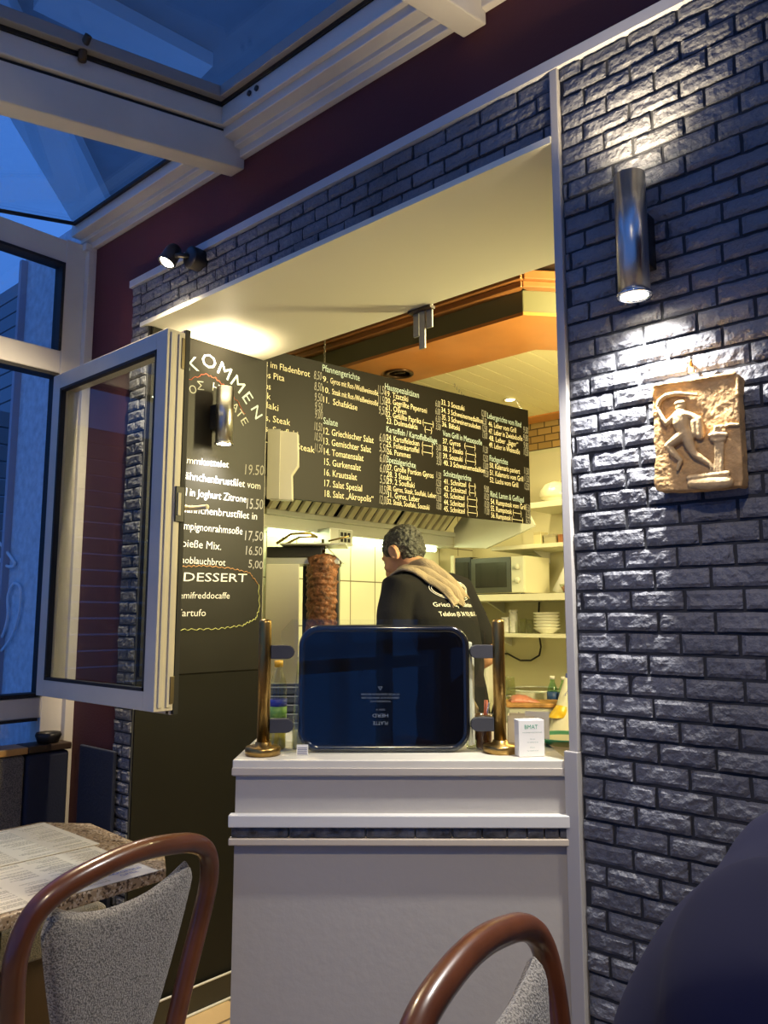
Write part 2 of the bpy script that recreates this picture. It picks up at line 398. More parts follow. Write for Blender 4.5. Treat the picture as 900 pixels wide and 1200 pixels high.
# open casement sash, swung into the room, parallel to the house wall
SX0, SX1, SY0, SY1, SZ0, SZ1 = -2.815, -2.06, -.20, -.115, 1.072, 2.238
W2 = sroot('window_2', (SX0, SY1, SZ0))
def rel(o, root): o.parent = root; o.matrix_parent_inverse = Matrix.Translation(-Vector(root.location)); return o
f = MB(); st = .058
f.box((SX0, SY0, SZ0), (SX0+st, SY1-.02, SZ1)); f.box((SX1-st, SY0, SZ0), (SX1, SY1-.02, SZ1)); f.box((SX0+st, SY0, SZ0), (SX1-st, SY1-.02, SZ0+st)); f.box((SX0+st, SY0, SZ1-st), (SX1-st, SY1-.02, SZ1))
f.box((SX0-.018, SY1-.02, SZ0-.014), (SX0+st-.02, SY1, SZ1+.014)); f.box((SX1-st+.02, SY1-.02, SZ0-.014), (SX1-.012, SY1, SZ1+.014)); f.box((SX0, SY1-.02, SZ0-.014), (SX1-.02, SY1, SZ0+st-.02)); f.box((SX0, SY1-.02, SZ1-st+.02), (SX1-.02, SY1, SZ1+.014))
f.box((SX1, SY0+.012, SZ0+.01), (SX1+.004, SY0+.026, SZ1-.01)); f.box((SX1, SY0+.040, SZ0+.01), (SX1+.004, SY0+.056, SZ1-.01))
rel(f.build('sash_frame', SASH, bevel=.003), W2)
g = MB(); e = .008
for y in (SY0-.0005, ):
    g.box((SX0+st-.002, y, SZ0+st-.002), (SX1-st+.002, y+.02, SZ0+st+e)); g.box((SX0+st-.002, y, SZ1-st-e), (SX1-st+.002, y+.02, SZ1-st+.002))
    g.box((SX0+st-.002, y, SZ0+st), (SX0+st+e, y+.02, SZ1-st)); g.box((SX1-st-e, y, SZ0+st), (SX1-st+.002, y+.02, SZ1-st))
g.box((SX1-.012, SY1-.018, SZ0-.012), (SX1+.001, SY1-.002, SZ1+.012))
rel(g.build('rubber_seal', RUBBER), W2)
rel(MB().box((SX0+st-.004, SY0+.025, SZ0+st-.004), (SX1-st+.004, SY0+.032, SZ1-st+.004)).build('pane', glass('sash_glass', (.80, .83, .84), 1.32)), W2)
zl = 1.69
rel(MB().box((SX1+.0005, SY0+.045, zl-.055), (SX1+.008, SY1-.008, zl+.055)).build('lock_plate', BLACKPL, bevel=.002), W2)
rel(MB().box((SX1+.007, SY0+.052, zl-.035), (SX1+.011, SY1-.022, zl+.035)).build('lock_bolt', mat('cream_bolt', (.55, .50, .36), .4), bevel=.001), W2)
h = MB().box((SX1-.06, SY1, zl-.03), (SX1-.03, SY1+.012, zl+.05)); h.tube([(SX1-.045, SY1+.01, zl+.0), (SX1-.045, SY1+.045, zl), (SX1-.02, SY1+.05, zl-.002), (SX1+.045, SY1+.05, zl-.004)], .008, 10)
rel(h.build('handle', mat('cream_handle', (.66, .60, .42), .35), bevel=.002), W2)
hk = MB().box((SX1+.001, SY0+.05, SZ1-.12), (SX1+.006, SY0+.062, SZ1-.02)); hk.box((SX1+.001, SY0+.05, SZ0+.02), (SX1+.006, SY0+.064, SZ0+.1))
rel(hk.build('hinge_rail', mat('tarnished_fitting', (.16, .13, .08), .4, .8), bevel=.001), W2)

# roof: everything runs down and away from the house wall
SLP = .21
RF = sroot('ceiling')
def slope_box(mb, x0, x1, y0, y1, za, zb):
    """box between heights za..zb measured at the wall, sinking with the roof"""
    vs = []
    for zz in (za, zb):
        for (x, y) in ((x0, y0), (x1, y0), (x1, y1), (x0, y1)): vs.append((x, y, zz + SLP*y))
    mb.add(vs, [(0,3,2,1),(4,5,6,7),(0,1,5,4),(1,2,6,5),(2,3,7,6),(3,0,4,7)])
RAFX = [-1.99, -1.03, -.05, .93, 1.9]
wp = MB()
wp.box((XW, -.022, 2.845), (2.3, 0, 2.90)); wp.box((XW, -.045, 2.872), (2.3, 0, 2.91)); wp.box((XW, -.085, 2.888), (2.3, 0, 2.955))
wp.build('wall_plate', WHITE_PAINT, RF, bevel=.003)
for i, x in enumerate(RAFX):
    rf = MB(); slope_box(rf, x-.035, x+.035, -2.95, -.001, 2.812, 2.925)
    rf.build('rafter', WHITE_PAINT, RF, bevel=.004)
    sg = MB(); slope_box(sg, x-.030, x+.030, -2.95, -.05, 2.926, 2.934); sg.build('rafter_seal', RUBBER, RF)
bays = [XW]+RAFX+[2.3]
for i in range(len(bays)-1):
    a, b = bays[i]+.03, bays[i+1]-.03
    gl = MB(); slope_box(gl, a, b, -2.95, -.06, 2.958, 2.964); 
    if i != 1: gl.build('roof_pane', WINDOWGLASS, RF)
    if i == 0:
        ed = MB(); slope_box(ed, a, b, -.10, -.085, 2.945, 2.957); slope_box(ed, a, a+.012, -2.9, -.1, 2.945, 2.957); ed.build('roof_seal', RUBBER, RF)
# hatch in the second bay: a raised frame that holds its own pane
a, b = RAFX[0], RAFX[1]
hf = MB()
slope_box(hf, a-.01, a+.045, -1.6, -.05, 2.936, 3.00); slope_box(hf, b-.045, b+.01, -1.6, -.05, 2.936, 3.00); slope_box(hf, a+.045, b-.045, -.105, -.05, 2.936, 3.00); slope_box(hf, a+.045, b-.045, -1.6, -1.545, 2.936, 3.00)
hf.build('hatch_kerb', WHITE_PAINT, RF, bevel=.004)
hs = MB()
slope_box(hs, a+.03, a+.075, -1.6, -.09, 3.012, 3.05); slope_box(hs, b-.075, b-.03, -1.6, -.09, 3.012, 3.05); slope_box(hs, a+.075, b-.075, -.135, -.09, 3.012, 3.05)
hs.build('hatch_sash', mat('grey_hatch_sash', (.30, .29, .27), .5), RF, bevel=.003)
hg = MB(); slope_box(hg, a+.06, b-.06, -1.6, -.11, 3.046, 3.052); hg.build('roof_pane', WINDOWGLASS, RF)
hs2 = MB(); slope_box(hs2, a+.02, b-.02, -.112, -.10, 3.00, 3.012); slope_box(hs2, a+.035, a+.05, -1.6, -.1, 3.00, 3.012); hs2.build('hatch_seal', RUBBER, RF)
for dx in (0, .035):
    MB().lathe([(.001, 0), (.009, 0), (.009, .004), (.001, .004)], (-1.80+dx, -.1075, 2.975-.022), 12, Matrix.Rotation(PI/2, 4, 'X')).build('plug', BLACKPL, RF)
MB().tube([(-1.93, -.58, 2.86), (-1.93, -.58, 2.90), (-1.90, -.58, 2.92)], [.012, .012, .010], 10).build('hatch_stay', mat('bronze_stay', (.10, .07, .04), .5, .6), RF)
# front glazing behind the camera and the far end of the room
FR_ = sroot('window_3')
ff = MB()
for x in (-2.9, -1.95, -1.0, -.05, .9, 1.85): ff.box((x-.05, -2.98, FL), (x+.05, -2.9, 2.4))
for z0, z1 in ((FL, .1), (.975, 1.06), (2.24, 2.36)): ff.box((-2.98, -2.98, z0), (2.3, -2.9, z1))
ff.build('frame', WHITE_PAINT, FR_, bevel=.004)
MB().box((-2.98, -2.945, FL), (2.3, -2.94, 2.36)).build('pane', WINDOWGLASS, FR_)
struct(MB().box((2.3, -3.0, FL), (2.4, .1, 3.0)).build('wall_right', MAROON))

# the house outside, seen through the panes
PLASTER = mat('rough_outdoor_plaster', (.62, .66, .70), .9, bump=.9, bscale=38, var=.18, vscale=26)
fo = MB().box((-3.60, .0, -1.0), (-3.0, .1, 3.02)); struct(fo.build('wall_outside', PLASTER))
si = MB()
for k in range(40): si.box((-7.5, 1.2, -1+k*.13), (-3.9, 1.26, -1+k*.13+.115))
for k in range(30): si.box((-6.06, -7.5, -1+k*.13), (-6.0, 1.2, -1+k*.13+.115))  # unseen wing, added to darken the left light and the sash reflection
struct(si.build('wall_neighbour', mat('outdoor_siding', (.24, .25, .27), .8)))
struct(MB().box((-3.6, -.03, -1), (-3.575, .0, 3.0)).build('trim_5', mat('house_corner_strip', (.45, .42, .48), .7)))
EAVE = mat('grey_eave_boards', (.30, .31, .33), .85, var=.1, vscale=3)
ev = MB(); ea = [onZ(12, 120, 5.2), onZ(95, 262, 5.2)]; ed_ = (ea[1]-ea[0]).normalized(); e0, e1 = ea[0]-ed_*6, ea[1]+ed_*4
en = Vector((-ed_.y, ed_.x, 0)); en = en if en.x > 0 else -en
ev.prism([(e0.x, e0.y), (e1.x, e1.y), (e1.x+en.x*7, e1.y+en.y*7), (e0.x+en.x*7, e0.y+en.y*7)], 5.2, 5.35); struct(ev.build('ceiling_outside_eave', EAVE))
struct(MB().prism([(e0.x, e0.y), (e1.x, e1.y), (e1.x+en.x*.42, e1.y+en.y*.42), (e0.x+en.x*.42, e0.y+en.y*.42)], 5.08, 5.2).build('trim_6', mat('pale_eave_fascia', (.62, .64, .66), .7)))
q0, q1 = onZ(60, -40, 5.2), onZ(250, 62, 5.2); qd = (q1-q0).normalized(); qn = Vector((-qd.y, qd.x, 0))
struct(MB().prism([(q0.x, q0.y), (q1.x, q1.y), (q1.x+qn.x*.3, q1.y+qn.y*.3), (q0.x+qn.x*.3, q0.y+qn.y*.3)], 5.1, 5.2).build('trim_7', MATS['pale_eave_fascia']))

# =================================================================== LAMPS
LENS = mat('lit_lamp_lens', (1, .9, .7), .4, emit=(1, .86, .62), estr=30)
def up_down_lamp(label, loc, ln, r, wall_dir, down=1.0, up=1.0):
    """brushed tube lamp shining up and down; loc = centre of its axis, wall_dir = unit vector towards the wall"""
    t = thing('wall_lamp', label, 'lamp', loc, 0, None)
    a = MB(); prof = [(r*.90, -ln/2+.012), (r*.90, -ln/2), (r, -ln/2), (r, ln/2), (r*.90, ln/2), (r*.90, ln/2-.012)]
    vs = []
    a.lathe(prof, (0, 0, 0), 32)
    sh = a.build('cylinder_shade', STEEL, t, fix=True)
    MB().lathe([(r*.9, -ln/2-.002), (r+.004, -ln/2-.002), (r+.004, -ln/2+.003), (r*.9, -ln/2+.003)], (0, 0, 0), 32).build('rim', CHROME, t).data
    wd = Vector(wall_dir); q = wd.to_track_quat('Z', 'Y').to_matrix().to_4x4()
    MB().prism([(-.02, -ln*.22), (.02, -ln*.22), (.02, ln*.22), (-.02, ln*.22)], r*.8, .068, 'xy', q).build('wall_bracket', BLACKPL, t, bevel=.002)
    MB().lathe([(.001, 0), (r*.88, 0), (r*.88, .003), (.001, .003)], (0, 0, -ln/2+.004), 24).build('lens', LENS, t)
    MB().lathe([(.001, 0), (r*.88, 0), (r*.88, .003), (.001, .003)], (0, 0, ln/2-.007), 24).build('lens', LENS, t)
    lamp('lamp_light', 'SPOT', (0, 0, -ln/2-.004), P_WALL_DOWN*down, (1, .96, .92), t, dir=(0, 0, -1), spot_size=R(128), spot_blend=.9, shadow_soft_size=.02)
    lamp('lamp_light', 'SPOT', (0, 0, ln/2+.004), P_WALL_UP*up, WARM, t, dir=(0, 0, 1), spot_size=R(120), spot_blend=.9, shadow_soft_size=.02)
    return t
up_down_lamp('brushed steel tube lamp on the grey brick wall above the stone relief', (-.610, -.082, 2.095), .250, .0305, (0, 1, 0), 1.0, .8)
up_down_lamp('brushed steel tube lamp on the black chalkboard beside the open window', (XL+.078, .285, 2.112), .222, .033, (-1, 0, 0), .55, 1.0)

def swivel_spot(name, label, loc, rot, dq, power, size, col=WARM):
    sp = thing(name, label, 'lamp', loc); sp.rotation_euler = rot
    Ri = sp.rotation_euler.to_matrix().inverted(); dq = (Ri @ Vector(dq)).normalized(); Mq = dq.to_track_quat('Z', 'Y').to_matrix().to_4x4()
    MB().lathe([(.001, 0), (.038, 0), (.038, .05), (.030, .056), (.001, .056)], (0, 0, 0), 24, Matrix.Rotation(PI/2, 4, 'X')).build('base', BLACKPL, sp, bevel=.001)
    MB().tube([(0, -.05, 0), (-.02, -.075, .004), (-.045, -.085, .002)], .009, 10).build('arm', BLACKPL, sp)
    MB().lathe([(.001, -.05), (.020, -.05), (.027, -.035), (.031, .020), (.028, .022), (.024, .012), (.001, .012)], (-.062, -.09, 0), 24, Mq).build('lamp_head', BLACKPL, sp)
    MB().ball(Vector((-.062, -.09, 0))+dq*.014, (.024, .024, .012), 16, Mq).build('bulb', mat('lit_spot_bulb', (1, .9, .7), .4, emit=(1, .84, .55), estr=40), sp)
    lamp('lamp_light', 'SPOT', Vector((-.062, -.09, 0))+dq*.034, power, col, sp, dir=dq, spot_size=R(size), spot_blend=1, shadow_soft_size=.03)
    return sp
swivel_spot('wall_spotlight', 'small black swivel spotlight glowing above the left end of the serving opening', (-2.17, -.006, 2.556), (0, 0, 0), (-.12, -.42, -.90), P_SPOT, 150)
swivel_spot('rafter_fill_spot', 'added small black swivel spotlight under a white rafter, out of view, lighting the counter', (-.05, -1.30, 2.536), (-PI/2, 0, 0), Vector((-.95, -.25, .50))-Vector((-.1, -1.3, 2.45)), P_RAFTER_FILL, 75)  # added lamp out of view, brightens the counter front and right chair

# =================================================================== BLACK CHALKBOARD
cb = thing('chalkboard', 'tall black chalkboard with handwritten dishes lining the left side of the opening', 'chalkboard', (XL+.001, .005, 1.139))
def bx(px, py): p = onX(px, py, XL+.009); return Vector((p.x, p.y, p.z))
rel(MB().box((XL+.001, .005, 1.141), (XL+.008, .546, ZT-.002)).build('panel', CHALKB, bevel=.001), cb)
def on_board(p0, p1):
    """placement for a line that starts at pixel p0 and runs to p1 on the board"""
    a, b = bx(*p0), bx(*p1); d = b-a; L_ = d.length; d.normalize()
    return (lambda u, v: a + d*u + Vector((0, 0, v))), L_
ink = MB(); inkd = MB()
for body, p0, p1, hpx, dim in (
    ('Lammkottelet', (209, 541.7), (268, 548), 8, 0), ('19.50', (287, 556), (309, 557), 13, 1),
    ('Hähnchenbrustfilet vom', (210, 560.4), (305, 573.5), 9, 0), ('Grill in Joghurt Zitrone', (202, 578.6), (288.5, 589), 9, 0), ('15.50', (289, 596), (308, 597), 13, 1),
    ('Hähnchenbrustfilet in', (211, 599.5), (301, 609), 9, 0), ('Champignonrahmsoße', (199, 618.7), (284, 626.5), 9, 0), ('17,50', (287, 633), (308, 634), 12, 1),
    ('Spieße Mix.', (208, 640), (259, 644.5), 9, 0), ('16.50', (288, 650), (307, 651), 11, 1), ('Knoblauchbrot', (205, 659.3), (264, 663), 8, 0), ('5,00', (291, 665), (308, 667), 10, 1),
    ('DESSERT', (215, 681), (289, 682), 10, 0), ('Semifreddocaffe', (205, 701.3), (269, 701.5), 7.5, 0), ('Tartufo', (206, 722.3), (241, 722), 8, 0),
    ('5', (178, 535), (185, 536), 11, 1), ('5', (176, 555), (184, 556), 11, 1), ('5', (175, 597), (182, 598), 11, 1), ('6', (172, 637), (180, 638), 10, 1)):
    pl, L_ = on_board(p0, p1)
    put_text(inkd if dim else ink, body, pl, hpx*3.0/FPX, L_, .06)
rel(ink.build('chalk_writing', CHALK, fix=False), cb); rel(inkd.build('chalk_prices', CHALKDIM, fix=False), cb)
blue = MB(); grn = MB()
def arc_letters(mb, items):
    for ch, px, py, deg, hpx in items:
        c = bx(px, py); a = R(deg); h = hpx*3.0/FPX
        vs, fs = text_geo(ch)
        if not vs: continue
        x0 = min(v.x for v in vs); x1 = max(v.x for v in vs); k = h/.7
        out = []
        for v in vs:
            x, y = (v.x-(x0+x1)/2)*k*1.15, (v.y-.35)*k
            out.append((c.x, c.y + x*math.cos(a) - y*math.sin(a), c.z + x*math.sin(a) + y*math.cos(a)))
        mb.add(out, fs)
arc_letters(blue, [('W', 189, 462, 55, 14), ('I', 195, 450, 46, 14), ('L', 201, 441, 38, 14), ('L', 210, 433, 28, 14), ('K', 226, 426, 10, 17), ('O', 245, 423, -3, 17), ('M', 263.5, 434.5, -22, 17), ('M', 279, 450, -36, 17), ('E', 290.5, 466, -47, 16), ('N', 301, 483, -55, 14)])
arc_letters(grn, [('Κ', 191, 478, 45, 9), ('Α', 198, 470, 38, 9), ('Λ', 205, 464, 30, 9), ('Ω', 215, 459, 24, 9), ('Ο', 226, 456.5, 18, 9), ('Σ', 235, 452, 8, 10), ('Η', 253, 454.5, -8, 10), ('Ρ', 262, 460, -20, 10), ('Θ', 270, 468, -30, 10), ('Α', 275.5, 477, -38, 10), ('Τ', 281, 485, -45, 10), ('Ε', 286.5, 494, -52, 10)])
rel(blue.build('welcome_lettering', BLUECHALK, fix=False), cb); rel(grn.build('greek_lettering', mat('pale_chalk', (.5, .52, .46), .9), fix=False), cb)
def squiggle(pts, amp, n, m, name):
    P = [bx(*p) for p in pts]; out = []
    for i in range(len(P)-1):
        for k in range(n):
            q = P[i].lerp(P[i+1], k/n); q.z += amp*math.sin((i*n+k)*1.9); q.y += amp*.6*math.sin((i*n+k)*1.1); out.append(q)
    rel(MB().tube(out, .0016, 5).build(name, m), cb)
squiggle([(205, 452), (222, 445), (240, 438), (252, 443), (264, 453), (278, 470), (288, 488)], .0035, 8, REDCHALK, 'red_chalk_arc')
squiggle([(188, 669), (215, 664), (240, 663), (270, 666), (292, 671), (303, 685)], .003, 14, mat('orange_chalk', (.34, .17, .05), .9), 'chalk_flourish')
squiggle([(303, 685), (304, 712), (300, 725), (284, 733), (255, 737), (216, 738), (188, 737)], .0035, 14, GREENCHALK, 'chalk_flourish')

# =================================================================== MENU BOARD
BR_, BDIR = Vector((-2.336, 2.380, 0)), Vector((math.sin(R(10.5)), math.cos(R(10.5)), 0))
BN = Vector((BDIR.y, -BDIR.x, 0))                      # out of the board towards the room
def bpt(px, py):
    d = ray(px, py); t = (BR_-CAM).dot(BN)/d.dot(BN); return CAM + d*t
mbd = thing('menu_board', 'long black hanging menu board with numbered dishes in pale lettering', 'menu board', BR_-BDIR*.9+Vector((0, 0, 1.87)))
Mb = Matrix.Translation(BR_) @ Matrix(((BDIR.x, BN.x, 0, 0), (BDIR.y, BN.y, 0, 0), (0, 0, 1, 0), (0, 0, 0, 1)))
rel(MB().box((-1.78, -.022, 1.872), (-.0, -.002, 2.538), Mb).build('panel', MENUB, bevel=.0015), mbd)
it, hd_, pr_ = MB(), MB(), MB()
def bline(mb, body, p0, p1, hpx, slant=0):
    a, b = bpt(*p0), bpt(*p1); d = b-a; L_ = d.length; d.normalize()
    a = a + BN*.0012
    depth = (a-CAM).dot(FW)
    put_text(mb, body, lambda u, v: a + d*u + Vector((0, 0, v)), hpx*1.15*depth/FPX, L_, slant)
ITEMS = [
 ('1. Gyros im Fladenbrot', (285, 423), (363, 442), 7), ('2. Gyros Pita', (285, 437), (333, 447), 7), ('3. Gyros', (290, 450), (317, 457), 7), ('4. Steak', (287, 461), (317, 468.5), 7), ('5. Souflaki', (280, 469), (326, 482), 7), ('6. Gyros, Steak', (280, 486), (340, 499), 7), ('7. Gyros, Souflaki', (278, 499), (349, 513), 7), ('8. Souflaki, Steak', (300, 516), (368.6, 531), 7),
 ('9.', (378, 447), (384, 448.5), 6), ('Gyros mit Rot-/Weißweinsoße', (387, 449), (443, 464), 6), ('10.', (378, 459.5), (386, 461.5), 6), ('Steak mit Rot-/Weißweinsoße', (389, 462), (443, 476), 6), ('11.  Schafskäse', (378.7, 471.5), (418.5, 481), 6.5),
 ('12. Griechischer Salat', (379, 508.5), (437.7, 519.5), 7), ('13. Gemischter Salat', (379, 520.5), (434.6, 530.5), 7), ('14. Tomatensalat', (379.5, 532.5), (425.8, 540.5), 7), ('15. Gurkensalat', (379.8, 544.5), (422.7, 552), 7), ('16. Krautsalat', (379.8, 557), (418, 563), 7), ('17. Salat Spezial', (380, 569.8), (424, 576), 7), ('18. Salat „Akropolis“', (380.4, 582), (437.4, 588.5), 7),
 ('19. Tzatziki', (451.6, 464), (478, 471), 6), ('20. Gegrillte Peperoni', (451.6, 472), (500, 484.5), 6), ('21. Oliven', (451.8, 480), (476, 486), 6), ('22. Gefüllte Paprika (——)', (452, 488), (507.8, 500), 6), ('23. Dolmadakia     (—)', (452.7, 496), (506, 507), 6),
 ('24. Kartoffelecken  (——)', (453, 515.5), (507, 526), 6), ('25. Folienkartoffel  (——)', (453, 523.5), (507, 534), 6), ('26. Pommes', (453.3, 532), (481, 537), 6),
 ('27. Große Portion Gyros', (453.3, 550.5), (507.8, 560.5), 6), ('28. 3 Steaks', (453.3, 558.5), (481.6, 563.5), 6), ('29. 2 Souflaki', (453.3, 566.5), (485.6, 572), 6), ('30. Gyros, Steak, Souflaki, Leber', (453.8, 574.5), (511, 584), 5.5), ('31. Gyros, Leber', (453.8, 582.5), (491.6, 588.5), 6), ('32. Steak, Souflaki, Souzuki', (453.8, 590.5), (503, 597.5), 5.5),
 ('33. 3 Souzuki', (517, 474), (544, 481.5), 5.5), ('34. 3 Schweinemedaillon', (517, 483), (565.7, 496.5), 5.5), ('35. 3 Schweinerouladen', (517.7, 491.5), (563, 503.5), 5.5), ('36. Bifteki', (518, 499.5), (538.7, 505), 5.5),
 ('37. Gyros   (——)', (518.7, 519.5), (557, 527), 5.5), ('38. 3 Steaks  (——)', (519, 528), (557.5, 536), 5.5), ('39. Souzuki  (——)', (519, 537), (557.5, 544), 5.5), ('40. 3 Schweinemedaillon', (519.6, 545), (568, 554.5), 5.5),
 ('41. Schnitzel  (—)', (520, 567), (557, 572.5), 5.5), ('42. Schnitzel  (—)', (520, 575), (557.3, 580.5), 5.5), ('43. Schnitzel  (——)', (520, 583), (559, 588.5), 5.5), ('44. Schnitzel  (——)', (520, 591.2), (559, 596.5), 5.5), ('45. Schnitzel  (——)', (520, 599), (559.5, 604), 5.5),
 ('46. Leber vom Grill', (572.4, 499.5), (604.7, 507.5), 5.5), ('47. Leber in Zwiebelsoße', (572.7, 508), (612, 517), 5.5), ('48. Leber „Jäger“', (573, 516), (607, 524), 5.5), ('49. Leber in Weinsoße', (573, 524), (609, 532.5), 5.5),
 ('50. Kalamaris paniert', (573.7, 548), (609, 555.5), 5.5), ('51. Kalamaris vom Grill', (574, 556.5), (613, 564.5), 5.5), ('52. Lachs vom Grill', (574, 565), (607, 571.5), 5.5),
 ('54. Rumpsteak vom Grill', (575, 590.5), (616, 597.5), 5.5), ('55. Rumpsteak (——)', (575, 598.5), (611, 604.5), 5.5), ('56. Rumpsteak (———)', (575.6, 606.5), (612.7, 612.5), 5.5)]
for a_ in ITEMS: bline(it, *a_)
for a_ in [('Pfannengerichte', (377.8, 434.5), (421.4, 446.5), 7), ('Salate', (378.7, 496.5), (395.6, 500), 7), ('Hausspezialitäten', (451, 456), (490.7, 466.5), 6.5), ('Kartoffeln / Kartoffelbeilage', (452.7, 506), (512, 520), 6.5), ('Spezialgerichte', (453.3, 541.5), (487, 549), 6.5),
           ('Vom Grill in Metaxasoße', (518.7, 510.5), (564.7, 522), 6), ('Schnitzelgerichte', (519.6, 557.5), (552, 564), 6), ('Lebergerichte vom Rind', (571, 490), (610.7, 501), 6), ('Fischgerichte', (573.7, 540), (595, 545), 6), ('Rind, Lamm & Geflügel', (574.7, 582), (613.7, 589), 6)]: bline(hd_, *a_)
for body, x, y in [('8,50', 367.5, 444), ('8,50', 368, 457), ('9,50', 368.2, 469.5), ('9,50', 368.5, 480.5), ('9,00', 368.6, 490), ('10,50', 368, 504), ('10,50', 368.3, 516), ('11,50', 368.6, 529), ('11,50', 442.5, 461), ('11,50', 442.7, 473), ('9,50', 443.5, 485), ('6,00', 444.2, 517), ('5,50', 444.4, 529), ('6,00', 444.6, 541), ('6,00', 444.8, 553), ('5,50', 445, 566), ('10,50', 444.6, 578), ('12,00', 444.6, 590),
                   ('6,00', 510, 476), ('6,00', 510, 485), ('6,50', 510.3, 494), ('3,50', 510.6, 503), ('5,00', 511, 527), ('5,00', 511.2, 536), ('3,50', 511.4, 544), ('11,50', 511, 560), ('12,50', 511, 569), ('12,50', 511, 578), ('13,00', 511.2, 587), ('13,00', 511.4, 596),
                   ('12,00', 564, 487.5), ('12,50', 564.5, 496.5), ('12,50', 565, 505), ('13,00', 565.3, 513), ('11,50', 565.8, 530), ('12,50', 566, 540), ('13,00', 566.3, 549), ('13,50', 566.6, 558), ('9,00', 567, 576), ('10,50', 567.3, 585), ('10,50', 567.5, 594), ('11,00', 567.6, 602),
                   ('9,50', 613, 507), ('9,80', 613, 516), ('9,80', 613.3, 525), ('10,50', 613.5, 533), ('11,50', 614, 555), ('11,50', 614.3, 564), ('12,50', 614.5, 573), ('15,50', 615.5, 598), ('16,50', 615.8, 606), ('16,50', 616, 613)]:
    bline(pr_, body, (x, y), (x+(9 if x < 500 else 5.5), y+1.8), 9 if x < 500 else 7, .08)
rel(it.build('dish_lettering', MENUINK, fix=False), mbd); rel(hd_.build('heading_lettering', MENUHEAD, fix=False), mbd); rel(pr_.build('chalk_prices', CHALKDIM, fix=False), mbd)
for (px, py, dx) in ((382, 425, 0), (545, 463, .03), (613, 481, .02)):
    p = bpt(px, py) - BN*.012; p.z = 2.535
    ch = MB(); n = 9
    top = Vector((p.x-dx*1.2, p.y-dx, 2.795 if p.y < 1.24 else 2.597))
    for k in range(int((top-p).length/.016)+1):
        q = p.lerp(top, k/max(1, int((top-p).length/.016))); a_ = (k % 2)*PI/2
        ch.tube([q+Vector((math.cos(a_)*.004*math.cos(s), math.sin(a_)*.004*math.cos(s), .010*math.sin(s))) for s in [2*PI*i/8 for i in range(8)]], .0013, 5, closed=True)
    rel(ch.build('chain', mat('dull_chain_metal', (.30, .28, .22), .4, 1)), mbd)

# =================================================================== COOKER HOOD
hood = thing('cooker_hood', 'stainless cooker hood with slanted filters behind the menu board', 'cooker hood', (-3.0, 1.6, 1.78))
HY0, HY1 = .93, 2.52
lp = MB()
lp.box((-2.965, HY0, 1.842), (-2.925, HY1, 1.868)); lp.box((-2.972, HY0, 1.795), (-2.960, HY1, 1.868)); lp.box((-3.14, HY0, 1.78), (-2.960, HY1, 1.795))
rel(lp.build('gutter', STEELW, bevel=.002), hood)
FT, FB = Vector((-2.70, 0, 2.13)), Vector((-2.955, 0, 1.862))
fd = (FT-FB); fl_ = fd.length; fd.normalize(); fn = Vector((fd.z, 0, -fd.x))
rel(MB().add([(FB-fn*.03)+Vector((0, HY0, 0)), (FB-fn*.03)+Vector((0, HY1-.1, 0)), (FT-fn*.03)+Vector((0, HY1-.1, 0)), (FT-fn*.03)+Vector((0, HY0, 0))], [(0, 1, 2, 3)]).build('filter_back', RUBBER), hood)
y = HY0+.01; k = 0
FILT = mat('greasy_filter_steel', (.74, .71, .50), .4, .15, var=.2, vscale=5)
while y < HY1-.14:
    fb = MB(); wv = .052
    prof = [(0, 0), (.006, .012), (wv-.006, .012), (wv, 0), (wv-.004, -.004), (.004, -.004)]
    vs = []
    for base in (FB+fd*.004, FT):
        for (a, b) in prof: vs.append(base+Vector((0, y+a, 0))+fn*b)
    fb.add(vs, [(0, 1, 2, 3, 4, 5), (11, 10, 9, 8, 7, 6)]+[(i, (i+1) % 6, 6+(i+1) % 6, 6+i) for i in range(6)])
    rel(fb.build('filter_slat', FILT, bevel=.002), hood); y += .066 if (k+1) % 7 else .085; k += 1
P0, P1, P2 = Vector((-2.37, 2.42, 1.872)), Vector((-2.70, 2.45, 1.757)), Vector((-2.935, 2.45, 1.777))
ep = MB().prism([(-2.36, 1.876), (-2.37, 1.862), (-2.70, 1.757), (-2.94, 1.777), (-2.94, 1.90), (-2.72, 2.13), (-2.50, 2.13), (-2.39, 1.93)], 2.455, 2.475, 'xz')
rel(ep.build('end_plate', mat('pale_green_white_steel', (.66, .68, .56), .35, .1), bevel=.002), hood)
rel(MB().box((-3.14, HY0, 2.135), (-2.70, HY1-.045, 2.150)).build('canopy_top', STEELW), hood)
cbx = MB().box((-2.99, 1.30, 1.715), (-2.87, 1.47, 1.80)); rel(cbx.build('control_box', STEELW, bevel=.003), hood)
cp = MB().box((-2.871, 1.365, 1.722), (-2.866, 1.455, 1.795)); rel(cp.build('switch_panel', mat('dark_switch_panel', (.45, .47, .40), .4), bevel=.001), hood)
ck = MB()
for i in range(3):
    for j in range(2): ck.box((-2.868, 1.374+i*.026, 1.732+j*.03), (-2.862, 1.390+i*.026, 1.752+j*.03))
rel(ck.build('switch', BLACKPL), hood)
rel(MB().tube([(-3.05, 1.05, 1.765), (-3.05, 2.40, 1.765)], .014, 12).build('light_tube', mat('lit_hood_tube', (1, 1, .8), .4, emit=(.88, 1, .58), estr=6)), hood)
lamp('lamp_light', 'AREA', (-3.05, 1.72, 1.745), P_HOOD, GREENW, hood, dir=(.25, 0, -1), shape='RECTANGLE', size=.06, size_y=1.4)

